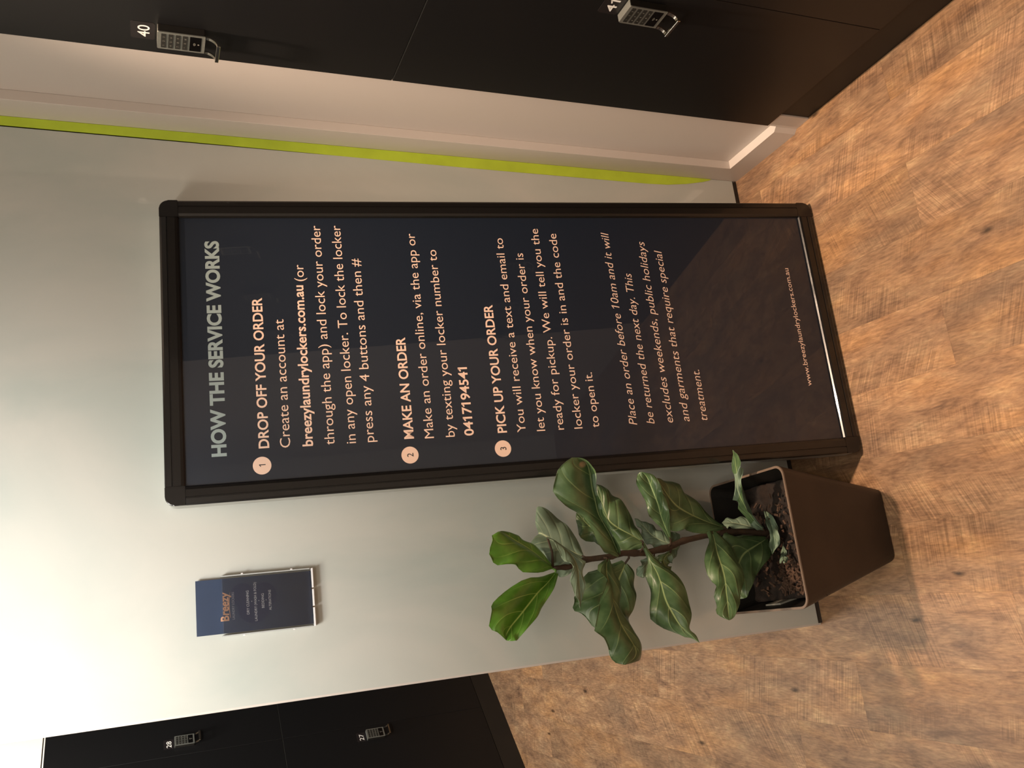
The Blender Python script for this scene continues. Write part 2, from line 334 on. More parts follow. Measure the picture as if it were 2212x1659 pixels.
LEAVES = [
 (0,1,[[[-0.9885,-0.165,0.7649],[-0.9911,-0.176,0.7809],[-0.9936,-0.1836,0.7951],[-0.9942,-0.1901,0.8095],[-0.992,-0.1959,0.8247],[-0.9881,-0.201,0.8402],[-0.9841,-0.2055,0.8552],[-0.9808,-0.2093,0.8705],[-0.9774,-0.2125,0.8853],[-0.9729,-0.215,0.8972],[-0.9671,-0.218,0.9055],[-0.9601,-0.2204,0.9109],[-0.9522,-0.2221,0.9141],[-0.9423,-0.2232,0.9153],[-0.9315,-0.2237,0.9143],[-0.9229,-0.2235,0.9117],[-0.9184,-0.2225,0.9071],[-0.9162,-0.2205,0.9006],[-0.9136,-0.215,0.8928]],[[-0.9872,-0.165,0.7647],[-0.9801,-0.1672,0.7739],[-0.9732,-0.1694,0.783],[-0.9665,-0.1717,0.7919],[-0.9603,-0.1739,0.8002],[-0.9545,-0.1761,0.8081],[-0.949,-0.1783,0.8161],[-0.9438,-0.1806,0.8245],[-0.9388,-0.1828,0.8328],[-0.9344,-0.185,0.8405],[-0.9306,-0.1883,0.8478],[-0.9272,-0.1917,0.8545],[-0.9241,-0.195,0.8606],[-0.9213,-0.1983,0.8662],[-0.9188,-0.2017,0.8714],[-0.9167,-0.205,0.8766],[-0.9154,-0.2083,0.882],[-0.9145,-0.2117,0.8874],[-0.9136,-0.215,0.8928]],[[-0.9859,-0.165,0.7639],[-0.9786,-0.154,0.7651],[-0.9716,-0.1482,0.7687],[-0.9645,-0.144,0.7734],[-0.9571,-0.1409,0.7794],[-0.9496,-0.1388,0.7863],[-0.9428,-0.1376,0.7937],[-0.9368,-0.1375,0.8017],[-0.9314,-0.1383,0.8102],[-0.9268,-0.14,0.8183],[-0.9229,-0.1438,0.826],[-0.9198,-0.1486,0.8333],[-0.9172,-0.1543,0.8407],[-0.9149,-0.161,0.8482],[-0.9131,-0.1686,0.8558],[-0.9121,-0.1773,0.8638],[-0.9119,-0.1871,0.8724],[-0.9125,-0.1985,0.8816],[-0.9136,-0.215,0.8928]]]),
 (0,1,[[[-0.9955,-0.165,0.7628],[-0.998,-0.1783,0.78],[-1.0004,-0.188,0.7959],[-1.003,-0.1968,0.8146],[-1.0055,-0.2048,0.8369],[-1.0092,-0.2121,0.8588],[-1.0156,-0.2188,0.8781],[-1.0237,-0.2248,0.8958],[-1.0316,-0.2302,0.9103],[-1.0391,-0.235,0.9217],[-1.0472,-0.238,0.93],[-1.0575,-0.2404,0.9359],[-1.0695,-0.2421,0.9394],[-1.0797,-0.2432,0.9392],[-1.0869,-0.2437,0.9336],[-1.0929,-0.2435,0.9257],[-1.0988,-0.2425,0.9196],[-1.1043,-0.2405,0.9144],[-1.1098,-0.235,0.9079]],[[-0.9981,-0.165,0.7632],[-1.0056,-0.1694,0.7733],[-1.0129,-0.1739,0.7833],[-1.0193,-0.1783,0.793],[-1.0244,-0.1828,0.8024],[-1.03,-0.1872,0.8121],[-1.0375,-0.1917,0.8226],[-1.0461,-0.1961,0.8337],[-1.0545,-0.2006,0.8446],[-1.0628,-0.205,0.8554],[-1.0706,-0.2083,0.8654],[-1.0773,-0.2117,0.8748],[-1.0832,-0.215,0.8836],[-1.0888,-0.2183,0.8913],[-1.0944,-0.2217,0.8979],[-1.0995,-0.225,0.9032],[-1.1036,-0.2283,0.9063],[-1.1068,-0.2317,0.9073],[-1.1098,-0.235,0.9079]],[[-0.9988,-0.165,0.7557],[-1.0076,-0.1797,0.7661],[-1.0163,-0.1904,0.7749],[-1.026,-0.1999,0.7853],[-1.0371,-0.2085,0.7974],[-1.0483,-0.2163,0.8098],[-1.0591,-0.2233,0.8219],[-1.0697,-0.2296,0.8338],[-1.079,-0.2352,0.8457],[-1.087,-0.24,0.8579],[-1.0941,-0.243,0.8687],[-1.1005,-0.2452,0.8771],[-1.1062,-0.2466,0.8837],[-1.1104,-0.2474,0.8891],[-1.1127,-0.2474,0.893],[-1.1136,-0.2465,0.8962],[-1.1133,-0.2448,0.9003],[-1.1116,-0.2419,0.9048],[-1.1098,-0.235,0.9079]]]),
 (1,0,[[[-0.9726,-0.165,0.6964],[-0.9848,-0.1617,0.7084],[-0.9963,-0.1583,0.72],[-1.0029,-0.155,0.7301],[-1.0049,-0.1517,0.7385],[-1.0033,-0.1483,0.7459],[-0.9973,-0.145,0.7521],[-0.9877,-0.1417,0.7573],[-0.9785,-0.1383,0.7633],[-0.9697,-0.135,0.7705],[-0.9614,-0.1317,0.7775],[-0.9547,-0.1283,0.7833],[-0.9492,-0.125,0.7884],[-0.9443,-0.1217,0.7905],[-0.9401,-0.1183,0.7888],[-0.9358,-0.115,0.7845],[-0.9297,-0.1117,0.7786],[-0.9221,-0.1083,0.7705],[-0.9142,-0.105,0.762]],[[-0.9713,-0.165,0.6962],[-0.9665,-0.1617,0.703],[-0.9618,-0.1583,0.7098],[-0.9574,-0.155,0.7164],[-0.9534,-0.1517,0.7229],[-0.9493,-0.1483,0.729],[-0.9443,-0.145,0.7345],[-0.939,-0.1417,0.7394],[-0.9341,-0.1383,0.744],[-0.9299,-0.135,0.7483],[-0.9262,-0.1317,0.752],[-0.9229,-0.1283,0.7546],[-0.9202,-0.125,0.7562],[-0.9178,-0.1217,0.7578],[-0.9158,-0.1183,0.76],[-0.9143,-0.115,0.762],[-0.9136,-0.1117,0.7628],[-0.9139,-0.1083,0.7625],[-0.9142,-0.105,0.762]],[[-0.9686,-0.165,0.6958],[-0.9607,-0.1587,0.6942],[-0.9527,-0.1536,0.6934],[-0.9437,-0.1488,0.694],[-0.9339,-0.1443,0.696],[-0.9234,-0.14,0.6994],[-0.9121,-0.136,0.7045],[-0.9002,-0.1321,0.7112],[-0.8894,-0.1284,0.7185],[-0.8798,-0.125,0.7267],[-0.8715,-0.1218,0.7353],[-0.8649,-0.1188,0.7439],[-0.8598,-0.116,0.7526],[-0.8586,-0.1134,0.7588],[-0.8618,-0.111,0.7615],[-0.8689,-0.1088,0.7622],[-0.8805,-0.1069,0.7626],[-0.897,-0.1054,0.7621],[-0.9142,-0.105,0.762]]]),
 (1,0,[[[-0.93,-0.195,0.7851],[-0.9348,-0.2019,0.7828],[-0.9395,-0.2073,0.78],[-0.9453,-0.2124,0.7771],[-0.9528,-0.2171,0.7743],[-0.9614,-0.2216,0.7715],[-0.97,-0.2259,0.7691],[-0.9781,-0.2298,0.7668],[-0.9863,-0.2335,0.7649],[-0.9952,-0.237,0.7638],[-1.0053,-0.238,0.7631],[-1.0162,-0.2387,0.7632],[-1.0265,-0.2392,0.7631],[-1.0359,-0.2394,0.7622],[-1.0447,-0.2394,0.761],[-1.0526,-0.2391,0.7596],[-1.0592,-0.2384,0.7578],[-1.0648,-0.2374,0.7557],[-1.0705,-0.235,0.753]],[[-0.9296,-0.195,0.7835],[-0.9351,-0.1983,0.7774],[-0.9405,-0.2017,0.7712],[-0.9468,-0.205,0.765],[-0.9542,-0.2083,0.7582],[-0.9625,-0.2117,0.7514],[-0.9708,-0.215,0.7463],[-0.979,-0.2183,0.7436],[-0.9872,-0.2217,0.7427],[-0.996,-0.225,0.7428],[-1.0054,-0.2261,0.7431],[-1.0153,-0.2272,0.7444],[-1.0248,-0.2283,0.7458],[-1.0339,-0.2294,0.7468],[-1.0426,-0.2306,0.7478],[-1.0507,-0.2317,0.749],[-1.0577,-0.2328,0.7502],[-1.0641,-0.2339,0.7516],[-1.0705,-0.235,0.753]],[[-0.9292,-0.195,0.782],[-0.9353,-0.1983,0.7735],[-0.9414,-0.2017,0.7651],[-0.9488,-0.205,0.7563],[-0.959,-0.2083,0.7462],[-0.9705,-0.2117,0.7357],[-0.9799,-0.215,0.7281],[-0.9846,-0.2183,0.7248],[-0.9874,-0.2217,0.7243],[-0.9922,-0.225,0.7255],[-1.0014,-0.2261,0.7272],[-1.0127,-0.2272,0.7304],[-1.0233,-0.2283,0.7337],[-1.0324,-0.2294,0.7366],[-1.0407,-0.2306,0.7396],[-1.0487,-0.2317,0.7428],[-1.0562,-0.2328,0.7461],[-1.0634,-0.2339,0.7495],[-1.0705,-0.235,0.753]]]),
 (0,0,[[[-0.9798,-0.175,0.6251],[-0.9759,-0.1853,0.6406],[-0.9714,-0.1933,0.6546],[-0.9677,-0.2006,0.6676],[-0.9515,-0.2075,0.681],[-0.9199,-0.2138,0.695],[-0.8997,-0.2198,0.7116],[-0.889,-0.2253,0.7298],[-0.8806,-0.2303,0.7455],[-0.8731,-0.235,0.7593],[-0.8614,-0.2392,0.7719],[-0.8491,-0.243,0.7796],[-0.8381,-0.2464,0.7791],[-0.8253,-0.2494,0.7755],[-0.8103,-0.2519,0.7697],[-0.7982,-0.254,0.761],[-0.7893,-0.2555,0.7498],[-0.7864,-0.2564,0.7385],[-0.7862,-0.255,0.7258]],[[-0.9759,-0.175,0.6213],[-0.9643,-0.1794,0.628],[-0.9524,-0.1839,0.6346],[-0.94,-0.1883,0.6409],[-0.9275,-0.1928,0.6482],[-0.915,-0.1972,0.6566],[-0.9038,-0.2017,0.6642],[-0.8934,-0.2061,0.6708],[-0.8804,-0.2106,0.6751],[-0.8668,-0.215,0.6783],[-0.8551,-0.2194,0.6823],[-0.8426,-0.2239,0.6859],[-0.8271,-0.2283,0.6883],[-0.8138,-0.2328,0.6909],[-0.8036,-0.2372,0.6939],[-0.7961,-0.2417,0.6987],[-0.791,-0.2461,0.7056],[-0.788,-0.2506,0.715],[-0.7862,-0.255,0.7258]],[[-0.9748,-0.175,0.6179],[-0.9655,-0.1883,0.6242],[-0.9539,-0.198,0.6315],[-0.9371,-0.2068,0.6448],[-0.9227,-0.2148,0.6551],[-0.912,-0.2221,0.6608],[-0.9026,-0.2288,0.6692],[-0.894,-0.2348,0.6788],[-0.883,-0.2402,0.6814],[-0.8713,-0.245,0.682],[-0.862,-0.2491,0.6881],[-0.8494,-0.2526,0.6927],[-0.8285,-0.2555,0.6918],[-0.8133,-0.2577,0.6931],[-0.8065,-0.2592,0.6983],[-0.8004,-0.2601,0.7026],[-0.7951,-0.2603,0.7068],[-0.7907,-0.2594,0.7159],[-0.7862,-0.255,0.7258]]]),
 (0,0,[[[-0.9657,-0.165,0.5618],[-0.9675,-0.1598,0.5698],[-0.9691,-0.1558,0.5782],[-0.9691,-0.1522,0.5853],[-0.9678,-0.1488,0.591],[-0.9642,-0.1456,0.5959],[-0.9572,-0.1426,0.6003],[-0.9475,-0.1399,0.6042],[-0.9375,-0.1373,0.6082],[-0.9272,-0.135,0.6126],[-0.9162,-0.134,0.6172],[-0.9041,-0.1332,0.6207],[-0.8911,-0.1326,0.6234],[-0.8785,-0.1323,0.6258],[-0.8667,-0.1321,0.6283],[-0.8553,-0.1322,0.6303],[-0.8443,-0.1325,0.6305],[-0.8336,-0.1332,0.6292],[-0.8231,-0.135,0.6284]],[[-0.9517,-0.165,0.5577],[-0.9451,-0.1628,0.5663],[-0.9385,-0.1606,0.5749],[-0.9325,-0.1583,0.5833],[-0.9272,-0.1561,0.5916],[-0.922,-0.1539,0.5995],[-0.9164,-0.1517,0.6072],[-0.9106,-0.1494,0.6143],[-0.9043,-0.1472,0.6191],[-0.8973,-0.145,0.6211],[-0.89,-0.1439,0.6223],[-0.8823,-0.1428,0.6234],[-0.8743,-0.1417,0.624],[-0.8657,-0.1406,0.6245],[-0.8563,-0.1394,0.6249],[-0.8468,-0.1383,0.6254],[-0.8383,-0.1372,0.6262],[-0.8307,-0.1361,0.6273],[-0.8231,-0.135,0.6284]],[[-0.9448,-0.165,0.5548],[-0.936,-0.1598,0.5557],[-0.9275,-0.1558,0.5572],[-0.92,-0.1522,0.5583],[-0.9145,-0.1488,0.5585],[-0.907,-0.1456,0.5598],[-0.8935,-0.1426,0.5636],[-0.8768,-0.1399,0.5692],[-0.8639,-0.1373,0.5747],[-0.8561,-0.135,0.5802],[-0.8505,-0.134,0.5863],[-0.8453,-0.1332,0.592],[-0.8411,-0.1326,0.5975],[-0.8369,-0.1323,0.6028],[-0.8321,-0.1321,0.608],[-0.8278,-0.1322,0.6131],[-0.8251,-0.1325,0.618],[-0.8239,-0.1332,0.6229],[-0.8231,-0.135,0.6284]]]),
 (0,0,[[[-0.9725,-0.145,0.6241],[-0.9683,-0.1417,0.6295],[-0.964,-0.1383,0.6348],[-0.9586,-0.135,0.6387],[-0.9517,-0.1317,0.6411],[-0.9455,-0.1283,0.643],[-0.9417,-0.125,0.644],[-0.9393,-0.1217,0.6449],[-0.9372,-0.1183,0.6497],[-0.9361,-0.115,0.6611],[-0.9339,-0.1128,0.6723],[-0.927,-0.1106,0.6749],[-0.9168,-0.1083,0.6717],[-0.9073,-0.1061,0.6692],[-0.8997,-0.1039,0.6697],[-0.8929,-0.1017,0.6705],[-0.8865,-0.0994,0.6695],[-0.8807,-0.0972,0.6672],[-0.875,-0.095,0.6646]],[[-0.9689,-0.145,0.617],[-0.959,-0.1417,0.6214],[-0.9493,-0.1383,0.6257],[-0.9406,-0.135,0.6296],[-0.933,-0.1317,0.633],[-0.9261,-0.1283,0.6364],[-0.9202,-0.125,0.6403],[-0.9151,-0.1217,0.6444],[-0.9105,-0.1183,0.6475],[-0.9065,-0.115,0.6492],[-0.9029,-0.1128,0.6509],[-0.899,-0.1106,0.6531],[-0.8951,-0.1083,0.6553],[-0.8913,-0.1061,0.6572],[-0.8873,-0.1039,0.6588],[-0.8834,-0.1017,0.6603],[-0.8802,-0.0994,0.6617],[-0.8775,-0.0972,0.6632],[-0.875,-0.095,0.6646]],[[-0.9666,-0.145,0.6101],[-0.9519,-0.1387,0.612],[-0.9375,-0.1336,0.6146],[-0.925,-0.1288,0.6178],[-0.9143,-0.1243,0.622],[-0.9056,-0.12,0.6257],[-0.8999,-0.116,0.6274],[-0.8965,-0.1121,0.6282],[-0.8932,-0.1084,0.6299],[-0.8901,-0.105,0.633],[-0.8874,-0.1029,0.6368],[-0.885,-0.101,0.6397],[-0.8829,-0.0993,0.6422],[-0.8809,-0.0978,0.6451],[-0.8788,-0.0965,0.6486],[-0.8769,-0.0955,0.6524],[-0.8757,-0.0947,0.6562],[-0.8752,-0.0943,0.6601],[-0.875,-0.095,0.6646]]]),
 (0,0,[[[-0.9413,-0.165,0.3496],[-0.9452,-0.1716,0.3745],[-0.9485,-0.1765,0.3978],[-0.9479,-0.1809,0.4201],[-0.9425,-0.1849,0.4421],[-0.9378,-0.1886,0.4611],[-0.938,-0.1919,0.4742],[-0.9405,-0.1949,0.4833],[-0.9403,-0.1976,0.4919],[-0.9373,-0.2,0.5004],[-0.9319,-0.201,0.5069],[-0.9238,-0.2016,0.5112],[-0.9133,-0.2019,0.5137],[-0.9022,-0.2019,0.5161],[-0.8917,-0.2016,0.5195],[-0.8801,-0.2009,0.5223],[-0.8649,-0.1999,0.5227],[-0.8462,-0.1983,0.5208],[-0.8267,-0.195,0.5176]],[[-0.9398,-0.165,0.3493],[-0.9341,-0.1672,0.3668],[-0.9285,-0.1694,0.3839],[-0.9231,-0.1717,0.3997],[-0.9177,-0.1739,0.4142],[-0.9125,-0.1761,0.4276],[-0.9074,-0.1783,0.4399],[-0.9023,-0.1806,0.451],[-0.8975,-0.1828,0.4611],[-0.893,-0.185,0.47],[-0.888,-0.1861,0.4773],[-0.8818,-0.1872,0.4839],[-0.8749,-0.1883,0.4898],[-0.867,-0.1894,0.4955],[-0.8576,-0.1906,0.5014],[-0.848,-0.1917,0.507],[-0.84,-0.1928,0.5113],[-0.8333,-0.1939,0.5145],[-0.8267,-0.195,0.5176]],[[-0.9371,-0.165,0.3451],[-0.9291,-0.1614,0.3551],[-0.9212,-0.16,0.3667],[-0.9124,-0.1594,0.3777],[-0.9029,-0.1592,0.388],[-0.892,-0.1595,0.3985],[-0.8777,-0.1602,0.4101],[-0.8616,-0.1614,0.4222],[-0.8502,-0.163,0.4329],[-0.8445,-0.165,0.4419],[-0.8411,-0.1663,0.4494],[-0.838,-0.1681,0.456],[-0.8359,-0.1702,0.4618],[-0.8339,-0.1728,0.4689],[-0.8317,-0.1759,0.4783],[-0.8297,-0.1794,0.4885],[-0.8283,-0.1833,0.498],[-0.8273,-0.188,0.5072],[-0.8267,-0.195,0.5176]]]),
 (0,0,[[[-0.9568,-0.185,0.5052],[-0.9472,-0.1854,0.51],[-0.9379,-0.1869,0.5157],[-0.93,-0.1888,0.5229],[-0.9238,-0.191,0.532],[-0.9175,-0.1934,0.5405],[-0.9098,-0.196,0.5463],[-0.9014,-0.1988,0.5505],[-0.8929,-0.2018,0.5547],[-0.8847,-0.205,0.5585],[-0.8756,-0.2062,0.5615],[-0.864,-0.2076,0.5667],[-0.8507,-0.2093,0.5735],[-0.8395,-0.2111,0.5779],[-0.8315,-0.2132,0.5786],[-0.8254,-0.2155,0.5774],[-0.821,-0.2181,0.5755],[-0.8185,-0.221,0.5724],[-0.8165,-0.225,0.5698]],[[-0.9541,-0.185,0.5031],[-0.944,-0.1883,0.5079],[-0.9339,-0.1917,0.5126],[-0.9245,-0.195,0.5172],[-0.9157,-0.1983,0.5217],[-0.9071,-0.2017,0.5257],[-0.8985,-0.205,0.529],[-0.8898,-0.2083,0.5317],[-0.8812,-0.2117,0.5351],[-0.8724,-0.215,0.5392],[-0.8635,-0.2161,0.5423],[-0.8551,-0.2172,0.5454],[-0.8472,-0.2183,0.5485],[-0.8399,-0.2194,0.5516],[-0.8333,-0.2206,0.5541],[-0.8274,-0.2217,0.5568],[-0.8228,-0.2228,0.5605],[-0.8196,-0.2239,0.5651],[-0.8165,-0.225,0.5698]],[[-0.9542,-0.185,0.5014],[-0.9448,-0.1942,0.506],[-0.9354,-0.2011,0.5091],[-0.9265,-0.2073,0.5116],[-0.9182,-0.213,0.5132],[-0.9102,-0.2183,0.5151],[-0.9028,-0.2231,0.5177],[-0.8959,-0.2275,0.521],[-0.8877,-0.2315,0.5252],[-0.8776,-0.235,0.531],[-0.8673,-0.2359,0.535],[-0.8595,-0.2364,0.5362],[-0.8532,-0.2364,0.5354],[-0.8466,-0.236,0.5363],[-0.8386,-0.2352,0.5394],[-0.8307,-0.234,0.5444],[-0.8249,-0.2322,0.5516],[-0.8207,-0.2298,0.5612],[-0.8165,-0.225,0.5698]]]),
 (1,0,[[[-0.9645,-0.165,0.4877],[-0.9656,-0.1613,0.4954],[-0.9668,-0.1582,0.5036],[-0.9675,-0.1553,0.5112],[-0.967,-0.1524,0.5177],[-0.9658,-0.1497,0.5232],[-0.9638,-0.1471,0.5278],[-0.9607,-0.1447,0.5315],[-0.9563,-0.1423,0.5341],[-0.9506,-0.14,0.5356],[-0.9444,-0.1389,0.5373],[-0.9388,-0.138,0.539],[-0.9337,-0.1371,0.5406],[-0.9288,-0.1364,0.542],[-0.9237,-0.1358,0.5434],[-0.9182,-0.1353,0.545],[-0.9123,-0.1349,0.5466],[-0.9063,-0.1346,0.5482],[-0.9004,-0.135,0.5502]],[[-0.9634,-0.165,0.4875],[-0.9607,-0.1628,0.4933],[-0.958,-0.1606,0.4991],[-0.9552,-0.1583,0.5048],[-0.9519,-0.1561,0.51],[-0.9482,-0.1539,0.5151],[-0.9442,-0.1517,0.5199],[-0.9401,-0.1494,0.5238],[-0.9361,-0.1472,0.5265],[-0.932,-0.145,0.5282],[-0.928,-0.1439,0.5302],[-0.9241,-0.1428,0.5325],[-0.9204,-0.1417,0.5349],[-0.9168,-0.1406,0.5374],[-0.9133,-0.1394,0.5399],[-0.9099,-0.1383,0.5425],[-0.9067,-0.1372,0.545],[-0.9036,-0.1361,0.5476],[-0.9004,-0.135,0.5502]],[[-0.9622,-0.165,0.4872],[-0.957,-0.1593,0.4853],[-0.9519,-0.1549,0.4841],[-0.9468,-0.1509,0.4837],[-0.9419,-0.1473,0.4847],[-0.9369,-0.1439,0.4871],[-0.9321,-0.1408,0.4903],[-0.9277,-0.138,0.4941],[-0.924,-0.1354,0.4983],[-0.9209,-0.133,0.5033],[-0.9181,-0.132,0.5091],[-0.9152,-0.1313,0.5144],[-0.9122,-0.1308,0.5191],[-0.9092,-0.1306,0.5235],[-0.9066,-0.1306,0.5281],[-0.9045,-0.1309,0.5331],[-0.9029,-0.1316,0.5384],[-0.9016,-0.1326,0.5439],[-0.9004,-0.135,0.5502]]]),
 (1,0,[[[-0.9685,-0.155,0.496],[-0.9722,-0.1528,0.4962],[-0.9759,-0.1506,0.4966],[-0.9796,-0.1483,0.4969],[-0.9832,-0.1461,0.4967],[-0.9865,-0.1439,0.4958],[-0.99,-0.1417,0.4945],[-0.9933,-0.1394,0.4926],[-0.996,-0.1372,0.4903],[-0.9977,-0.135,0.4875],[-0.9982,-0.1339,0.4847],[-0.9979,-0.1328,0.4814],[-0.9969,-0.1317,0.4776],[-0.9952,-0.1306,0.4737],[-0.9929,-0.1294,0.4698],[-0.9896,-0.1283,0.4658],[-0.9857,-0.1272,0.4617],[-0.9815,-0.1261,0.4575],[-0.9775,-0.125,0.4533]],[[-0.9629,-0.155,0.4932],[-0.9642,-0.1528,0.491],[-0.9655,-0.1506,0.4888],[-0.9668,-0.1483,0.4866],[-0.9679,-0.1461,0.4842],[-0.9689,-0.1439,0.4817],[-0.9697,-0.1417,0.4791],[-0.9705,-0.1394,0.4764],[-0.971,-0.1372,0.4735],[-0.9713,-0.135,0.4705],[-0.9712,-0.1339,0.4679],[-0.9707,-0.1328,0.465],[-0.9701,-0.1317,0.4621],[-0.97,-0.1306,0.4596],[-0.9707,-0.1294,0.4577],[-0.972,-0.1283,0.4563],[-0.9738,-0.1272,0.4553],[-0.9757,-0.1261,0.4543],[-0.9775,-0.125,0.4533]],[[-0.94,-0.155,0.4872],[-0.9388,-0.1513,0.4817],[-0.9374,-0.1482,0.4764],[-0.9362,-0.1453,0.4712],[-0.9356,-0.1424,0.4664],[-0.9358,-0.1397,0.4618],[-0.9369,-0.1371,0.4574],[-0.9386,-0.1347,0.4532],[-0.9406,-0.1323,0.4494],[-0.943,-0.13,0.4463],[-0.9457,-0.1289,0.4446],[-0.9488,-0.128,0.4433],[-0.9521,-0.1271,0.4426],[-0.9558,-0.1264,0.4426],[-0.9597,-0.1258,0.4434],[-0.9639,-0.1253,0.4451],[-0.9684,-0.1249,0.4476],[-0.973,-0.1246,0.4504],[-0.9775,-0.125,0.4533]]]),
 (0,0,[[[-0.985,-0.155,0.6055],[-0.9905,-0.151,0.6284],[-0.9957,-0.1481,0.6503],[-0.9988,-0.1455,0.6669],[-1.0013,-0.1432,0.6797],[-1.0109,-0.1411,0.6907],[-1.0276,-0.1393,0.7],[-1.0408,-0.1376,0.7075],[-1.0477,-0.1362,0.7134],[-1.0533,-0.135,0.7174],[-1.06,-0.1373,0.7215],[-1.0665,-0.1399,0.7228],[-1.0718,-0.1426,0.718],[-1.0769,-0.1456,0.7088],[-1.0878,-0.1488,0.7002],[-1.1047,-0.1522,0.692],[-1.1165,-0.1558,0.6803],[-1.1201,-0.1598,0.6637],[-1.1219,-0.165,0.6465]],[[-0.9913,-0.155,0.5984],[-0.997,-0.1539,0.6016],[-1.0029,-0.1528,0.6049],[-1.0095,-0.1517,0.6088],[-1.0165,-0.1506,0.6131],[-1.0242,-0.1494,0.6171],[-1.0325,-0.1483,0.6207],[-1.0408,-0.1472,0.6243],[-1.0488,-0.1461,0.628],[-1.0572,-0.145,0.6315],[-1.0668,-0.1472,0.6366],[-1.0762,-0.1494,0.6413],[-1.084,-0.1517,0.6455],[-1.0907,-0.1539,0.6491],[-1.0976,-0.1561,0.6527],[-1.1048,-0.1583,0.6567],[-1.1112,-0.1606,0.6571],[-1.1166,-0.1628,0.6524],[-1.1219,-0.165,0.6465]],[[-0.9931,-0.155,0.5938],[-1.0013,-0.1539,0.5865],[-1.01,-0.1528,0.5803],[-1.0215,-0.1517,0.5792],[-1.0344,-0.1506,0.5814],[-1.0449,-0.1494,0.5818],[-1.053,-0.1483,0.5804],[-1.0625,-0.1472,0.5816],[-1.075,-0.1461,0.5872],[-1.0861,-0.145,0.5928],[-1.0927,-0.1472,0.5976],[-1.0976,-0.1494,0.6016],[-1.1044,-0.1517,0.6058],[-1.1117,-0.1539,0.6103],[-1.1167,-0.1561,0.6158],[-1.1197,-0.1583,0.6224],[-1.1215,-0.1606,0.6298],[-1.1219,-0.1628,0.638],[-1.1219,-0.165,0.6465]]]),
 (0,0,[[[-0.9809,-0.185,0.656],[-0.9856,-0.1928,0.6708],[-0.9912,-0.2006,0.6836],[-1.0006,-0.2083,0.688],[-1.0127,-0.2161,0.6872],[-1.0254,-0.2239,0.6904],[-1.0384,-0.2317,0.697],[-1.0553,-0.2394,0.7064],[-1.0787,-0.2472,0.7201],[-1.0996,-0.255,0.7323],[-1.1108,-0.2583,0.7373],[-1.1191,-0.2617,0.7385],[-1.1313,-0.265,0.734],[-1.145,-0.2683,0.7253],[-1.1564,-0.2717,0.7205],[-1.1659,-0.275,0.7195],[-1.1727,-0.2783,0.7165],[-1.1758,-0.2817,0.7099],[-1.1781,-0.285,0.7026]],[[-0.9816,-0.185,0.6546],[-0.993,-0.1928,0.6625],[-1.005,-0.2006,0.6698],[-1.0207,-0.2083,0.674],[-1.0386,-0.2161,0.6762],[-1.0537,-0.2239,0.6785],[-1.0664,-0.2317,0.6809],[-1.0795,-0.2394,0.6825],[-1.0938,-0.2472,0.6834],[-1.1076,-0.255,0.6833],[-1.12,-0.2583,0.6794],[-1.1315,-0.2617,0.675],[-1.1419,-0.265,0.6708],[-1.1512,-0.2683,0.6673],[-1.1589,-0.2717,0.6676],[-1.1651,-0.275,0.6714],[-1.1703,-0.2783,0.6787],[-1.1744,-0.2817,0.6901],[-1.1781,-0.285,0.7026]],[[-0.9814,-0.185,0.6498],[-0.9905,-0.1869,0.6484],[-1.0009,-0.1911,0.6481],[-1.0169,-0.196,0.6468],[-1.0366,-0.2014,0.6453],[-1.0552,-0.2073,0.6475],[-1.0733,-0.2136,0.6537],[-1.0893,-0.2203,0.6572],[-1.1024,-0.2274,0.6563],[-1.1153,-0.235,0.654],[-1.13,-0.2385,0.6479],[-1.1446,-0.2425,0.6423],[-1.1571,-0.2469,0.6408],[-1.1677,-0.2517,0.6426],[-1.1742,-0.257,0.6497],[-1.1767,-0.2627,0.6622],[-1.1779,-0.2689,0.6753],[-1.1783,-0.2758,0.6884],[-1.1781,-0.285,0.7026]]]),
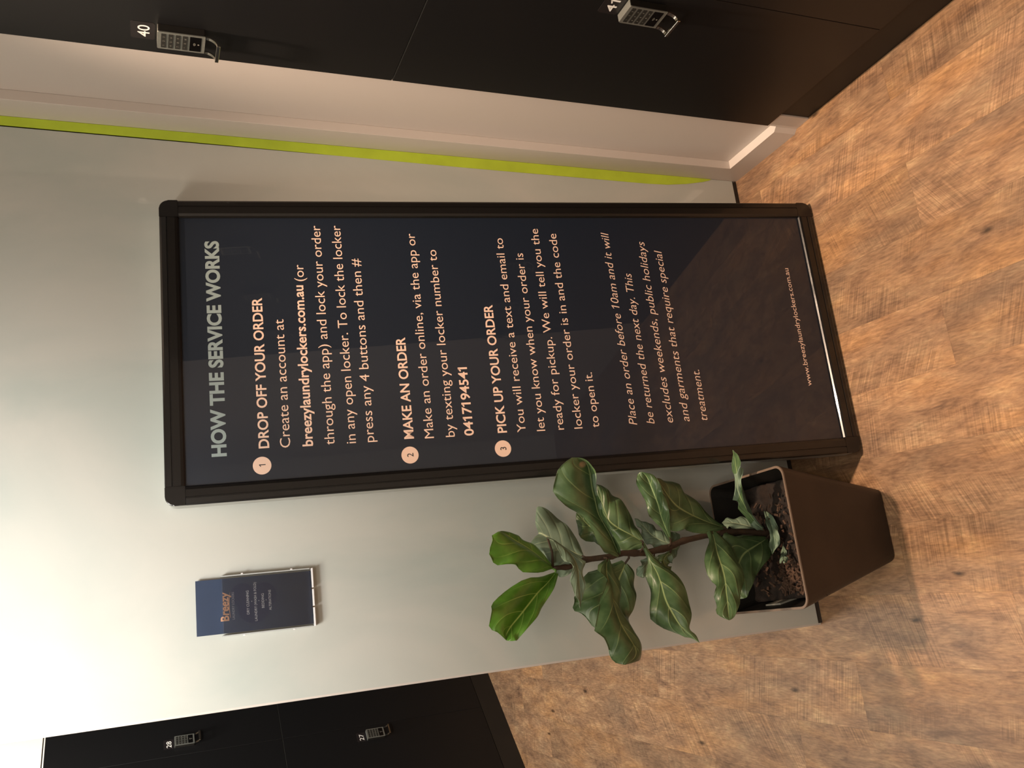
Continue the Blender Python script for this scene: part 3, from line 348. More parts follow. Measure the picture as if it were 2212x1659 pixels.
 (0,0,[[[-0.9629,-0.185,0.5711],[-0.9791,-0.1858,0.5656],[-0.9948,-0.1889,0.5643],[-1.0085,-0.1927,0.573],[-1.0217,-0.197,0.5818],[-1.0353,-0.2017,0.5799],[-1.0502,-0.2069,0.5782],[-1.0692,-0.2125,0.5866],[-1.0868,-0.2185,0.5963],[-1.097,-0.225,0.6016],[-1.1053,-0.2274,0.6001],[-1.1161,-0.2303,0.5914],[-1.1263,-0.2336,0.5792],[-1.134,-0.2373,0.5654],[-1.1402,-0.2414,0.5518],[-1.1448,-0.246,0.5412],[-1.1492,-0.2511,0.5327],[-1.155,-0.2569,0.5272],[-1.1609,-0.265,0.5242]],[[-0.9589,-0.185,0.5687],[-0.9763,-0.1917,0.5675],[-0.9928,-0.1983,0.5661],[-1.0065,-0.205,0.564],[-1.0192,-0.2117,0.5625],[-1.0317,-0.2183,0.5635],[-1.0446,-0.225,0.5654],[-1.0597,-0.2317,0.5678],[-1.0747,-0.2383,0.5694],[-1.0876,-0.245,0.5683],[-1.0996,-0.2472,0.5636],[-1.1114,-0.2494,0.5593],[-1.1218,-0.2517,0.5547],[-1.1298,-0.2539,0.5496],[-1.1362,-0.2561,0.5445],[-1.1414,-0.2583,0.5398],[-1.1465,-0.2606,0.535],[-1.1535,-0.2628,0.5297],[-1.1609,-0.265,0.5242]],[[-0.9549,-0.185,0.5648],[-0.97,-0.1917,0.5629],[-0.9851,-0.1983,0.5582],[-1.0014,-0.205,0.5441],[-1.0167,-0.2117,0.5294],[-1.0274,-0.2183,0.5225],[-1.0381,-0.225,0.5188],[-1.0535,-0.2317,0.517],[-1.0692,-0.2383,0.5169],[-1.0821,-0.245,0.5173],[-1.0939,-0.2472,0.5171],[-1.1061,-0.2494,0.5217],[-1.1169,-0.2517,0.5277],[-1.125,-0.2539,0.5333],[-1.1319,-0.2561,0.5366],[-1.1382,-0.2583,0.5333],[-1.1447,-0.2606,0.5283],[-1.1526,-0.2628,0.526],[-1.1609,-0.265,0.5242]]]),
 (1,0,[[[-0.9805,-0.165,0.5379],[-0.9831,-0.1639,0.5446],[-0.9856,-0.1628,0.5515],[-0.9881,-0.1617,0.5575],[-0.9904,-0.1606,0.5619],[-0.9919,-0.1594,0.5644],[-0.9935,-0.1583,0.5659],[-0.9963,-0.1572,0.5674],[-1.0013,-0.1561,0.5696],[-1.0082,-0.155,0.5723],[-1.0149,-0.1539,0.5742],[-1.0193,-0.1528,0.5738],[-1.0212,-0.1517,0.5708],[-1.0215,-0.1506,0.566],[-1.0213,-0.1494,0.561],[-1.021,-0.1483,0.5565],[-1.0202,-0.1472,0.552],[-1.0191,-0.1461,0.5475],[-1.0181,-0.145,0.543]],[[-0.9836,-0.165,0.5351],[-0.9856,-0.1639,0.5377],[-0.9877,-0.1628,0.5403],[-0.9897,-0.1617,0.5428],[-0.9918,-0.1606,0.5449],[-0.9939,-0.1594,0.5467],[-0.996,-0.1583,0.5482],[-0.9982,-0.1572,0.5495],[-1.0004,-0.1561,0.5506],[-1.0026,-0.155,0.5515],[-1.0049,-0.1539,0.5521],[-1.007,-0.1528,0.5522],[-1.0091,-0.1517,0.5518],[-1.0111,-0.1506,0.551],[-1.0129,-0.1494,0.55],[-1.0145,-0.1483,0.5486],[-1.0157,-0.1472,0.5468],[-1.0169,-0.1461,0.5449],[-1.0181,-0.145,0.543]],[[-0.9853,-0.165,0.5153],[-0.9881,-0.1639,0.519],[-0.991,-0.1628,0.5227],[-0.9937,-0.1617,0.5262],[-0.9961,-0.1606,0.5293],[-0.9982,-0.1594,0.5322],[-1.0002,-0.1583,0.5348],[-1.0022,-0.1572,0.5368],[-1.0044,-0.1561,0.5381],[-1.0067,-0.155,0.5388],[-1.009,-0.1539,0.5392],[-1.0109,-0.1528,0.5397],[-1.0126,-0.1517,0.5403],[-1.014,-0.1506,0.5408],[-1.0153,-0.1494,0.5413],[-1.0163,-0.1483,0.5418],[-1.017,-0.1472,0.5422],[-1.0175,-0.1461,0.5426],[-1.0181,-0.145,0.543]]]),
 (0,0,[[[-0.9782,-0.165,0.497],[-0.979,-0.165,0.5043],[-0.9798,-0.165,0.5117],[-0.9809,-0.165,0.5182],[-0.9828,-0.165,0.5231],[-0.9855,-0.165,0.5265],[-0.9887,-0.165,0.5287],[-0.992,-0.165,0.5299],[-0.9952,-0.165,0.5301],[-0.9985,-0.165,0.5292],[-1.0019,-0.165,0.5274],[-1.005,-0.165,0.5249],[-1.008,-0.165,0.5211],[-1.0109,-0.165,0.5165],[-1.0134,-0.165,0.512],[-1.0153,-0.165,0.5086],[-1.0166,-0.165,0.5058],[-1.0175,-0.165,0.5032],[-1.0186,-0.165,0.5005]],[[-0.9798,-0.165,0.4956],[-0.9813,-0.165,0.4994],[-0.9828,-0.165,0.5033],[-0.9846,-0.165,0.5068],[-0.9869,-0.165,0.5097],[-0.9897,-0.165,0.5123],[-0.9929,-0.165,0.5143],[-0.9961,-0.165,0.5155],[-0.9991,-0.165,0.5157],[-1.0021,-0.165,0.5149],[-1.005,-0.165,0.5136],[-1.0074,-0.165,0.5123],[-1.0093,-0.165,0.5109],[-1.011,-0.165,0.5093],[-1.0125,-0.165,0.5076],[-1.0141,-0.165,0.5059],[-1.0156,-0.165,0.5042],[-1.0171,-0.165,0.5023],[-1.0186,-0.165,0.5005]],[[-0.9815,-0.165,0.4926],[-0.9835,-0.1621,0.4932],[-0.9856,-0.1603,0.4946],[-0.9877,-0.1588,0.4959],[-0.9899,-0.1577,0.4969],[-0.9922,-0.1567,0.4976],[-0.9945,-0.156,0.498],[-0.9968,-0.1554,0.4981],[-0.9992,-0.1551,0.4979],[-1.0018,-0.155,0.4973],[-1.0043,-0.1551,0.4967],[-1.0065,-0.1554,0.4963],[-1.0082,-0.156,0.4961],[-1.0098,-0.1567,0.4961],[-1.0114,-0.1577,0.4963],[-1.0131,-0.1588,0.4968],[-1.0149,-0.1603,0.4976],[-1.0167,-0.1621,0.4987],[-1.0186,-0.165,0.5005]]]),
 (0,0,[[[-0.9392,-0.175,0.4075],[-0.9539,-0.181,0.407],[-0.9673,-0.1881,0.4112],[-0.9776,-0.1955,0.4238],[-0.9895,-0.2032,0.4359],[-1.0038,-0.2111,0.4458],[-1.0174,-0.2193,0.4517],[-1.0307,-0.2276,0.4538],[-1.0469,-0.2362,0.4515],[-1.0625,-0.245,0.4504],[-1.0711,-0.2496,0.4591],[-1.0788,-0.2543,0.4676],[-1.0887,-0.2593,0.4679],[-1.0971,-0.2645,0.4711],[-1.1033,-0.2699,0.4788],[-1.1104,-0.2755,0.4813],[-1.1178,-0.2814,0.4791],[-1.1222,-0.2876,0.4748],[-1.1252,-0.295,0.4699]],[[-0.9449,-0.175,0.3922],[-0.9584,-0.1839,0.3967],[-0.9719,-0.1928,0.4017],[-0.986,-0.2017,0.4079],[-0.9992,-0.2106,0.4129],[-1.0113,-0.2194,0.4163],[-1.0226,-0.2283,0.4202],[-1.0334,-0.2372,0.4248],[-1.0442,-0.2461,0.4299],[-1.0547,-0.255,0.4356],[-1.0641,-0.2594,0.4396],[-1.0735,-0.2639,0.4437],[-1.0837,-0.2683,0.4469],[-1.0935,-0.2728,0.4505],[-1.1027,-0.2772,0.4547],[-1.1106,-0.2817,0.4585],[-1.117,-0.2861,0.462],[-1.1216,-0.2906,0.4659],[-1.1252,-0.295,0.4699]],[[-0.9507,-0.175,0.3767],[-0.9667,-0.1898,0.3729],[-0.9814,-0.2022,0.3702],[-0.994,-0.214,0.3719],[-1.0074,-0.2252,0.3745],[-1.0224,-0.236,0.3771],[-1.0374,-0.2464,0.3819],[-1.0522,-0.2564,0.3891],[-1.0647,-0.2659,0.4015],[-1.0751,-0.275,0.4154],[-1.0821,-0.2792,0.4221],[-1.0885,-0.283,0.4272],[-1.0959,-0.2864,0.4312],[-1.104,-0.2894,0.4373],[-1.1128,-0.2919,0.4462],[-1.1189,-0.294,0.4532],[-1.1224,-0.2955,0.4587],[-1.1242,-0.2964,0.4648],[-1.1252,-0.295,0.4699]]]),
 (0,0,[[[-0.9655,-0.165,0.2492],[-0.9622,-0.1625,0.2677],[-0.9593,-0.1622,0.2874],[-0.9574,-0.1627,0.3059],[-0.9563,-0.1637,0.3231],[-0.9552,-0.1651,0.3389],[-0.9535,-0.1669,0.3533],[-0.9576,-0.1692,0.3647],[-0.9691,-0.1719,0.3721],[-0.9844,-0.175,0.3782],[-1.0024,-0.1774,0.3841],[-1.0219,-0.1803,0.3887],[-1.0401,-0.1836,0.3897],[-1.0573,-0.1873,0.388],[-1.0711,-0.1914,0.3848],[-1.0816,-0.196,0.3799],[-1.0881,-0.2011,0.3765],[-1.0895,-0.2069,0.3756],[-1.0895,-0.215,0.3767]],[[-0.9705,-0.165,0.2465],[-0.9748,-0.1683,0.2585],[-0.9791,-0.1717,0.2706],[-0.9833,-0.175,0.2832],[-0.9875,-0.1783,0.296],[-0.9918,-0.1817,0.309],[-0.9964,-0.185,0.3221],[-1.0019,-0.1883,0.3336],[-1.0084,-0.1917,0.3428],[-1.0161,-0.195,0.351],[-1.0254,-0.1972,0.3577],[-1.0354,-0.1994,0.3635],[-1.0452,-0.2017,0.3681],[-1.0551,-0.2039,0.3716],[-1.0644,-0.2061,0.3743],[-1.0732,-0.2083,0.3763],[-1.0804,-0.2106,0.3773],[-1.0852,-0.2128,0.3771],[-1.0895,-0.215,0.3767]],[[-0.9708,-0.165,0.2417],[-0.984,-0.1771,0.248],[-0.9963,-0.1858,0.253],[-1.0063,-0.1935,0.2629],[-1.0145,-0.2004,0.2762],[-1.0219,-0.2066,0.2899],[-1.0284,-0.2121,0.3044],[-1.0351,-0.2171,0.3175],[-1.0424,-0.2213,0.3285],[-1.0499,-0.225,0.3379],[-1.0574,-0.2269,0.3444],[-1.0648,-0.2282,0.35],[-1.0718,-0.2288,0.3563],[-1.0785,-0.2288,0.3628],[-1.0835,-0.2281,0.3684],[-1.087,-0.2268,0.3731],[-1.0891,-0.2247,0.3765],[-1.0895,-0.2216,0.378],[-1.0895,-0.215,0.3767]]]),
 (1,0,[[[-0.9548,-0.165,0.2546],[-0.9537,-0.1617,0.2567],[-0.9526,-0.1583,0.2586],[-0.9516,-0.155,0.2615],[-0.9505,-0.1517,0.2667],[-0.9495,-0.1483,0.2746],[-0.9486,-0.145,0.2836],[-0.9474,-0.1417,0.292],[-0.9462,-0.1383,0.2992],[-0.9448,-0.135,0.306],[-0.9432,-0.1317,0.3116],[-0.9412,-0.1283,0.3152],[-0.9388,-0.125,0.3161],[-0.936,-0.1217,0.3152],[-0.9332,-0.1183,0.3142],[-0.9306,-0.115,0.3139],[-0.9281,-0.1117,0.3137],[-0.9257,-0.1083,0.3136],[-0.9233,-0.105,0.3135]],[[-0.9537,-0.165,0.2543],[-0.9514,-0.1617,0.2565],[-0.9492,-0.1583,0.2586],[-0.9469,-0.155,0.2611],[-0.9444,-0.1517,0.2645],[-0.9418,-0.1483,0.269],[-0.9392,-0.145,0.2739],[-0.9367,-0.1417,0.2786],[-0.9346,-0.1383,0.2827],[-0.9327,-0.135,0.2864],[-0.9309,-0.1317,0.29],[-0.9293,-0.1283,0.2935],[-0.9277,-0.125,0.2969],[-0.9263,-0.1217,0.3003],[-0.9251,-0.1183,0.3035],[-0.9243,-0.115,0.3063],[-0.9238,-0.1117,0.3088],[-0.9236,-0.1083,0.3111],[-0.9233,-0.105,0.3135]],[[-0.9509,-0.165,0.2537],[-0.9457,-0.1558,0.251],[-0.9407,-0.1489,0.2502],[-0.9359,-0.1427,0.2499],[-0.9317,-0.137,0.2502],[-0.9281,-0.1317,0.2506],[-0.925,-0.1269,0.2516],[-0.9222,-0.1225,0.2537],[-0.9197,-0.1185,0.2576],[-0.9175,-0.115,0.2629],[-0.9158,-0.1119,0.269],[-0.9147,-0.1092,0.2751],[-0.914,-0.1069,0.2816],[-0.914,-0.1051,0.2883],[-0.9145,-0.1037,0.2946],[-0.9158,-0.1027,0.2998],[-0.918,-0.1022,0.3038],[-0.9206,-0.1025,0.3078],[-0.9233,-0.105,0.3135]]]),
 (1,0,[[[-0.9526,-0.175,0.2599],[-0.9506,-0.1754,0.2681],[-0.9482,-0.1769,0.2772],[-0.9423,-0.1788,0.2859],[-0.9325,-0.181,0.2944],[-0.9215,-0.1834,0.3026],[-0.9105,-0.186,0.3105],[-0.8992,-0.1888,0.318],[-0.8886,-0.1918,0.3242],[-0.8797,-0.195,0.3289],[-0.87,-0.2007,0.334],[-0.8564,-0.2065,0.3377],[-0.8398,-0.2126,0.34],[-0.8247,-0.2189,0.3425],[-0.8116,-0.2254,0.3456],[-0.8004,-0.2322,0.349],[-0.793,-0.2392,0.3525],[-0.7893,-0.2465,0.3561],[-0.7863,-0.255,0.3606]],[[-0.9504,-0.175,0.2579],[-0.9461,-0.1783,0.2661],[-0.9415,-0.1817,0.2742],[-0.9353,-0.185,0.2825],[-0.9275,-0.1883,0.2909],[-0.9182,-0.1917,0.2994],[-0.9063,-0.195,0.3083],[-0.8927,-0.1983,0.3172],[-0.8804,-0.2017,0.3238],[-0.8697,-0.205,0.3278],[-0.8597,-0.2106,0.332],[-0.8489,-0.2161,0.3354],[-0.8377,-0.2217,0.3377],[-0.8269,-0.2272,0.3404],[-0.8162,-0.2328,0.3435],[-0.8063,-0.2383,0.3471],[-0.7983,-0.2439,0.3512],[-0.7922,-0.2494,0.3558],[-0.7863,-0.255,0.3606]],[[-0.9458,-0.175,0.2563],[-0.9393,-0.1871,0.273],[-0.9323,-0.1958,0.287],[-0.9236,-0.2035,0.3007],[-0.9131,-0.2104,0.3147],[-0.9016,-0.2166,0.3266],[-0.8892,-0.2221,0.3348],[-0.8758,-0.2271,0.3401],[-0.8626,-0.2313,0.342],[-0.8489,-0.235,0.3391],[-0.8367,-0.2402,0.3373],[-0.8279,-0.2448,0.3394],[-0.8218,-0.2488,0.3437],[-0.8155,-0.2521,0.3474],[-0.8078,-0.2548,0.3493],[-0.8004,-0.2568,0.3509],[-0.7948,-0.258,0.3542],[-0.7907,-0.2583,0.3586],[-0.7863,-0.255,0.3606]]]),
 (1,0,[[[-0.91,-0.165,0.2412],[-0.9163,-0.1706,0.2452],[-0.9226,-0.1761,0.2493],[-0.929,-0.1817,0.2533],[-0.9357,-0.1872,0.2571],[-0.9426,-0.1928,0.2605],[-0.9498,-0.1983,0.2639],[-0.9568,-0.2039,0.2677],[-0.9637,-0.2094,0.2724],[-0.9706,-0.215,0.2777],[-0.9768,-0.2139,0.278],[-0.9828,-0.2128,0.2781],[-0.9887,-0.2117,0.2779],[-0.9944,-0.2106,0.2776],[-0.9993,-0.2094,0.277],[-1.0026,-0.2083,0.2759],[-1.0045,-0.2072,0.2743],[-1.0057,-0.2061,0.2725],[-1.0071,-0.205,0.2707]],[[-0.9103,-0.165,0.2368],[-0.916,-0.1706,0.239],[-0.9217,-0.1761,0.2412],[-0.9275,-0.1817,0.2435],[-0.934,-0.1872,0.2462],[-0.9411,-0.1928,0.2489],[-0.9484,-0.1983,0.2519],[-0.9554,-0.2039,0.2554],[-0.962,-0.2094,0.2596],[-0.9683,-0.215,0.2644],[-0.9739,-0.2139,0.2643],[-0.979,-0.2128,0.2644],[-0.9837,-0.2117,0.2647],[-0.9879,-0.2106,0.2653],[-0.992,-0.2094,0.266],[-0.996,-0.2083,0.267],[-0.9997,-0.2072,0.2681],[-1.0034,-0.2061,0.2695],[-1.0071,-0.205,0.2707]],[[-0.9113,-0.165,0.2326],[-0.916,-0.1764,0.2368],[-0.9203,-0.1855,0.2391],[-0.9251,-0.194,0.2415],[-0.9314,-0.2019,0.2449],[-0.9392,-0.2094,0.2493],[-0.9476,-0.2164,0.2541],[-0.9553,-0.223,0.2587],[-0.9617,-0.2292,0.2625],[-0.9672,-0.235,0.2657],[-0.972,-0.2337,0.2639],[-0.9769,-0.2319,0.2632],[-0.9821,-0.2298,0.2639],[-0.9872,-0.2272,0.2654],[-0.9921,-0.2241,0.2671],[-0.9964,-0.2206,0.2685],[-1.0001,-0.2167,0.2701],[-1.0036,-0.212,0.2713],[-1.0071,-0.205,0.2707]]]),
 (1,0,[[[-0.9845,-0.215,0.2445],[-0.9874,-0.2172,0.2473],[-0.9902,-0.2194,0.25],[-0.9932,-0.2217,0.2527],[-0.9965,-0.2239,0.2559],[-1.0006,-0.2261,0.2597],[-1.0058,-0.2283,0.2644],[-1.0113,-0.2306,0.2695],[-1.0165,-0.2328,0.2742],[-1.0205,-0.235,0.2778],[-1.023,-0.2372,0.2799],[-1.0246,-0.2394,0.2811],[-1.0256,-0.2417,0.2817],[-1.0263,-0.2439,0.2821],[-1.0271,-0.2461,0.2825],[-1.0275,-0.2483,0.2826],[-1.0278,-0.2506,0.2824],[-1.0279,-0.2528,0.2822],[-1.0281,-0.255,0.2821]],[[-0.9846,-0.215,0.2436],[-0.9877,-0.2172,0.2461],[-0.9908,-0.2194,0.2487],[-0.994,-0.2217,0.2512],[-0.9971,-0.2239,0.2536],[-1.0002,-0.2261,0.2561],[-1.0034,-0.2283,0.2585],[-1.0067,-0.2306,0.2609],[-1.0097,-0.2328,0.2632],[-1.0125,-0.235,0.2654],[-1.0149,-0.2372,0.2675],[-1.0171,-0.2394,0.2695],[-1.0191,-0.2417,0.2713],[-1.0209,-0.2439,0.2732],[-1.0226,-0.2461,0.275],[-1.0241,-0.2483,0.2768],[-1.0255,-0.2506,0.2786],[-1.0268,-0.2528,0.2803],[-1.0281,-0.255,0.2821]],[[-0.9847,-0.215,0.2425],[-0.9878,-0.2172,0.2446],[-0.9909,-0.2194,0.2467],[-0.994,-0.2217,0.2488],[-0.9972,-0.2239,0.2506],[-1.0007,-0.2261,0.2522],[-1.0046,-0.2283,0.2534],[-1.0086,-0.2306,0.2544],[-1.0123,-0.2328,0.2555],[-1.0155,-0.235,0.2568],[-1.018,-0.2372,0.2582],[-1.0199,-0.2394,0.2596],[-1.0216,-0.2417,0.2613],[-1.023,-0.2439,0.2634],[-1.0244,-0.2461,0.2662],[-1.0255,-0.2483,0.2698],[-1.0264,-0.2506,0.2739],[-1.0272,-0.2528,0.2781],[-1.0281,-0.255,0.2821]]]),
]
STEM = [[-0.9571, -0.165, 0.241], [-0.9498, -0.165, 0.3109], [-0.9482, -0.165, 0.3588], [-0.9518, -0.165, 0.4022], [-0.9581, -0.165, 0.4591], [-0.9694, -0.165, 0.4987], [-0.976, -0.165, 0.5567], [-0.9718, -0.165, 0.606], [-0.9763, -0.165, 0.642], [-0.9774, -0.165, 0.6925], [-0.9886, -0.165, 0.7312], [-0.9872, -0.165, 0.7665]]
# ---------------------------------------------------------------- the setting
bm = BM(); box(bm, -5.2, 1.2, -4.3, 4.2, -0.05, 0.0); struct('floor', bm, M_FLOOR, 'brown wood-look plank floor with knots and saw marks')
bm = BM(); box(bm, -5.2, 1.2, -4.3, 4.2, CEIL, CEIL+0.05); struct('ceiling', bm, M_WALLW)
# grey end wall: gloss panel in front of a painted core, dark shadow gap at its foot
WL, PG = -1.1705, 0.0149
bm = BM(); box(bm, WL, -0.0004, 0.0, 0.009, PG, CEIL)
struct('wall_back', bm, M_PANEL, 'glossy pale grey wall panel behind the framed notice')
bm = BM(); box(bm, WL-0.0045, 0.30, 0.0095, 0.16, 0.0, CEIL); struct('wall_middle', bm, M_WHITE, 'white edge of the wall behind the grey panel')
bm = BM(); box(bm, WL, -0.001, 0.003, 0.0092, 0.0, PG-0.0005); struct('trim_1', bm, M_DARKGAP, 'dark gap under the grey panel')
bm = BM(); LE = [(-0.0036, 0.088), (-0.0100, 0.110), (-0.0205, 0.165), (-0.0275, 0.225), (-0.0293, 0.285), (-0.0286, 0.50), (-0.0279, 0.79), (-0.0250, 1.10), (-0.0224, 1.415), (-0.0212, 1.76), (-0.021, CEIL)]
prism(bm, LE + [(-0.0003, CEIL), (-0.0003, 0.084)], 'y', -0.0007, -0.0001)
bmesh.ops.triangulate(bm, faces=[f for f in bm.faces if len(f.verts) > 4])
struct('trim_2', bm, M_LIME, 'lime green painted strip in the corner')
# right-hand wall with raised white panelling
SK = 0.0632
bm = BM(); box(bm, 0.0224, 0.16, -4.3, 0.0, 0.0, CEIL); struct('wall_right', bm, M_WHITE, 'recessed white panel beside the black lockers')
bm = BM(); box(bm, 0.0, 0.0224, -0.0613, -0.0002, SK-0.001, CEIL, 0.0008, 1); struct('trim_3', bm, M_WHITE, 'white upright stile in the corner')
bm = BM(); prism(bm, [(0.0, -0.0002), (0.0224, -0.0002), (0.0224, -0.256), (0.0095, -0.256), (0.0, -0.2465)], 'z', 0.0, SK); struct('baseboard_right', bm, M_WHITE, 'white skirting with a brightly lit top ledge')
bm = BM(); prism(bm, [(0.0100, -0.2562), (0.0224, -0.2562), (0.0224, -0.302), (0.0100, -0.302)], 'z', 0.0, 0.088); struct('trim_4', bm, M_WHITE, 'white skirting return under the locker edge')
# wall behind the camera and the far left side
bm = BM(); box(bm, -5.2, 1.2, -4.3, -4.15, 0.0, CEIL); struct('wall_front', bm, M_WALLW)
bm = BM(); box(bm, -5.2, -5.05, -4.15, 4.2, 0.0, CEIL); struct('wall_left', bm, M_WALLW)

# ---------------------------------------------------------------- lockers
COLW, BOT, SEAM, TOP = 0.373, 0.098, 1.0326, 1.973
def make_lock(parent, x0, ztop):
    """electronic keypad lock; local x runs to the right over the door, y out of the door is negative"""
    w, h, t = 0.048, 0.080, 0.0165
    X = lambda a: x0 + a
    bm = BM()
    prism(bm, rrect(X(0.0006), X(w-0.0006), ztop-h+0.001, ztop-0.0017, 0.001), 'y', -t+0.0018, -0.0005)
    lock = link('keypad_lock', bm, M_LOCKBODY, parent)
    bm = BM()
    prism(bm, rrect(X(0), X(w), ztop-h, ztop, 0.0, seg=4, rs=(0.003, 0.003, 0.001, 0.001)), 'y', -t, -t+0.0017)
    box(bm, X(0.0006), X(w-0.0006), -t+0.0012, -0.0006, ztop-0.0016, ztop-0.0001, 0.0003, 1)
    link('faceplate', bm, M_STEEL, lock)['label'] = 'brushed steel faceplate folded over the top'
    for i in range(4):
        z1 = ztop - 0.0062 - i*0.0119
        b = BM(); prism(b, rrect(X(0.0045), X(w-0.0045), z1-0.0083, z1, 0.001), 'y', -t-0.0006, -t+0.0008)
        link('key_row', b, M_KEYS, lock)
        b = BM()
        keys = (('1', 'A', '2', 'B', '3', 'C'), ('4', 'D', '5', 'E', '6', 'F'), ('7', 'G', '8', 'H', '9', 'J'), ('*', '', '0', '', '#', ''))[i]
        tb = BM()
        for c in range(3):
            text(tb, keys[2*c], X(0.0105 + c*0.0118), z1-0.0062, None, 0.0040, res=2)
        for v in tb.verts: v.co = Vector((v.co.x, -t-0.0008, v.co.y))
        b.free(); link('key_legend', tb, M_GREYINK, lock)
    zr = ztop - 0.0540
    b = BM(); prism(b, rrect(X(0.0040), X(w-0.0040), zr-0.0195, zr, 0.0008), 'y', -t-0.0004, -t+0.0008)
    link('reader_window', b, M_READER, lock)
    # contactless sign: three arcs and a dot
    b = BM()
    for k, r in enumerate((0.0022, 0.0038, 0.0054)):
        pts = []
        for j in range(9):
            a = math.radians(40 + 100*j/8); pts.append((X(w/2) + r*math.cos(a), zr-0.0118 + r*math.sin(a)))
        for (p, q) in zip(pts, pts[1:]):
            n = Vector((q[1]-p[1], p[0]-q[0])).normalized()*0.0003
            vs = [b.verts.new((p[0]+s*n.x, -t-0.0006, p[1]+s*n.y)) for s in (-1, 1)] + [b.verts.new((q[0]+s*n.x, -t-0.0006, q[1]+s*n.y)) for s in (1, -1)]
            b.faces.new(vs)
    c = [b.verts.new((X(w/2) + 0.0016*math.cos(a*math.pi/8), -t-0.0006, zr-0.0148 + 0.0016*math.sin(a*math.pi/8))) for a in range(16)]; b.faces.new(c)
    link('reader_symbol', b, M_GREYINK, lock)
    # pull handle: two arms curl outwards to a bar
    b = BM(); zb = ztop - h
    path = []
    for j in range(9):
        a = math.radians(74*j/8); path.append((-t + 0.0010 - 0.0180*(1-math.cos(a)), zb + 0.0005 - 0.0215*math.sin(a)))
    for (xa, xb) in ((0.0, 0.0066), (w-0.0066, w)):
        rows = []
        for j, (y, z) in enumerate(path):
            d = Vector((path[min(j+1, 8)][0]-path[max(j-1, 0)][0], path[min(j+1, 8)][1]-path[max(j-1, 0)][1])).normalized(); n = Vector((-d.y, d.x))*0.0013
            rows.append([b.verts.new((X(xx), y+s*n.x, z+s*n.y)) for xx, s in ((xa, -1), (xb, -1), (xb, 1), (xa, 1))])
        for p, q in zip(rows, rows[1:]):
            for k in range(4): b.faces.new((p[k], p[(k+1) % 4], q[(k+1) % 4], q[k]))
        b.faces.new(rows[0]); b.faces.new(rows[-1][::-1])
    ey, ez = path[-1]
    box(b, X(0), X(w), ey-0.0040, ey+0.0012, ez-0.0042, ez+0.0022, 0.0006, 1)
    hd = link('pull_handle', b, M_CHROME, lock); hd['label'] = 'bright curled pull handle'
    return lock
def make_locker(upper, number, label, group, lock=True):
    """root at the door's left bottom corner; local x to the right along the bank, -y out of the face"""
    z0, z1 = (SEAM, TOP) if upper else (BOT, SEAM)
    t = thing('locker', label, 'locker', None, group)
    H = z1 - z0
    b = BM()
    x0, x1, y0, y1, th = 0.0, COLW, 0.0195, 0.48, 0.016
    box(b, x0, x0+th, y0, y1, 0, H); box(b, x1-th, x1, y0, y1, 0, H)
    box(b, x0+th, x1-th, y0, y1, 0, th); box(b, x0+th, x1-th, y0, y1, H-th, H); box(b, x0+th, x1-th, y1-th, y1, th, H-th)
    link('carcass', b, M_BLACKLAM, t)
    g = 0.0010
    b = BM(); box(b, x0+0.0004, x1-g, 0.0, 0.018, g, H-g, 0.0006, 1)
    d = link('door', b, M_BLACKLAM, t)
    b = BM(); box(b, x0+0.0012, x1-0.0018, 0.0006, 0.0176, H-g-0.0002, H-g+0.0006)
    e = link('edge_strip', b, M_EDGE, d); e['label'] = 'grey edging along the door top'
    if lock:
        zt = (1.4755 if upper else 0.6698) - z0
        xl = 0.0375 if upper else 0.2910
        make_lock(t, xl, zt)
        if number:
            b = BM(); prism(b, rrect(xl+0.000, xl+0.047, zt+0.0035, zt+0.0435, 0.005), 'y', -0.0005, 0.0)
            st = link('number_sticker', b, M_LABEL, t)
            b = BM(); text(b, number, xl+0.0065, zt+0.0125, xl+0.0385, 0.0205, bold=0.006, res=5)
            for v in b.verts: v.co = Vector((v.co.x, -0.0007, v.co.y))
            link('numeral', b, M_WHITEINK, st)
    return t
# right bank: face in the plane x = 0, running towards the camera from y = -.2683
def right_mw(col, upper):
    z = SEAM if upper else BOT
    return Matrix(((0, 1, 0, 0.0), (-1, 0, 0, -0.2683 - COLW*col), (0, 0, 1, z), (0, 0, 0, 1)))
RB = 'black lockers in the bank on the right'
spec = [(0, 1, '40', 'upper black locker numbered 40 beside the white panelling'), (0, 0, '41', 'lower black locker numbered 41 below locker 40'),
        (1, 1, None, 'upper black locker in the second column of the right bank'), (1, 0, None, 'lower black locker in the second column of the right bank'),
        (2, 1, None, 'upper black locker in the third column of the right bank'), (2, 0, None, 'lower black locker in the third column of the right bank'),
        (3, 1, None, 'upper black locker in the fourth column of the right bank'), (3, 0, None, 'lower black locker in the fourth column of the right bank')]
for col, up, num, lab in spec:
    t = make_locker(bool(up), num, lab, RB); t.matrix_world = right_mw(col, bool(up))
bm = BM(); box(bm, 0.0134, 0.030, -0.2683-4*COLW, -0.303, 0.0, BOT-0.001); box(bm, 0.030, 0.045, -0.2683-4*COLW, -0.303, 0.0, BOT-0.001)
o = struct('baseboard_near', bm, M_PLINTH, 'black plinth under the right locker bank')
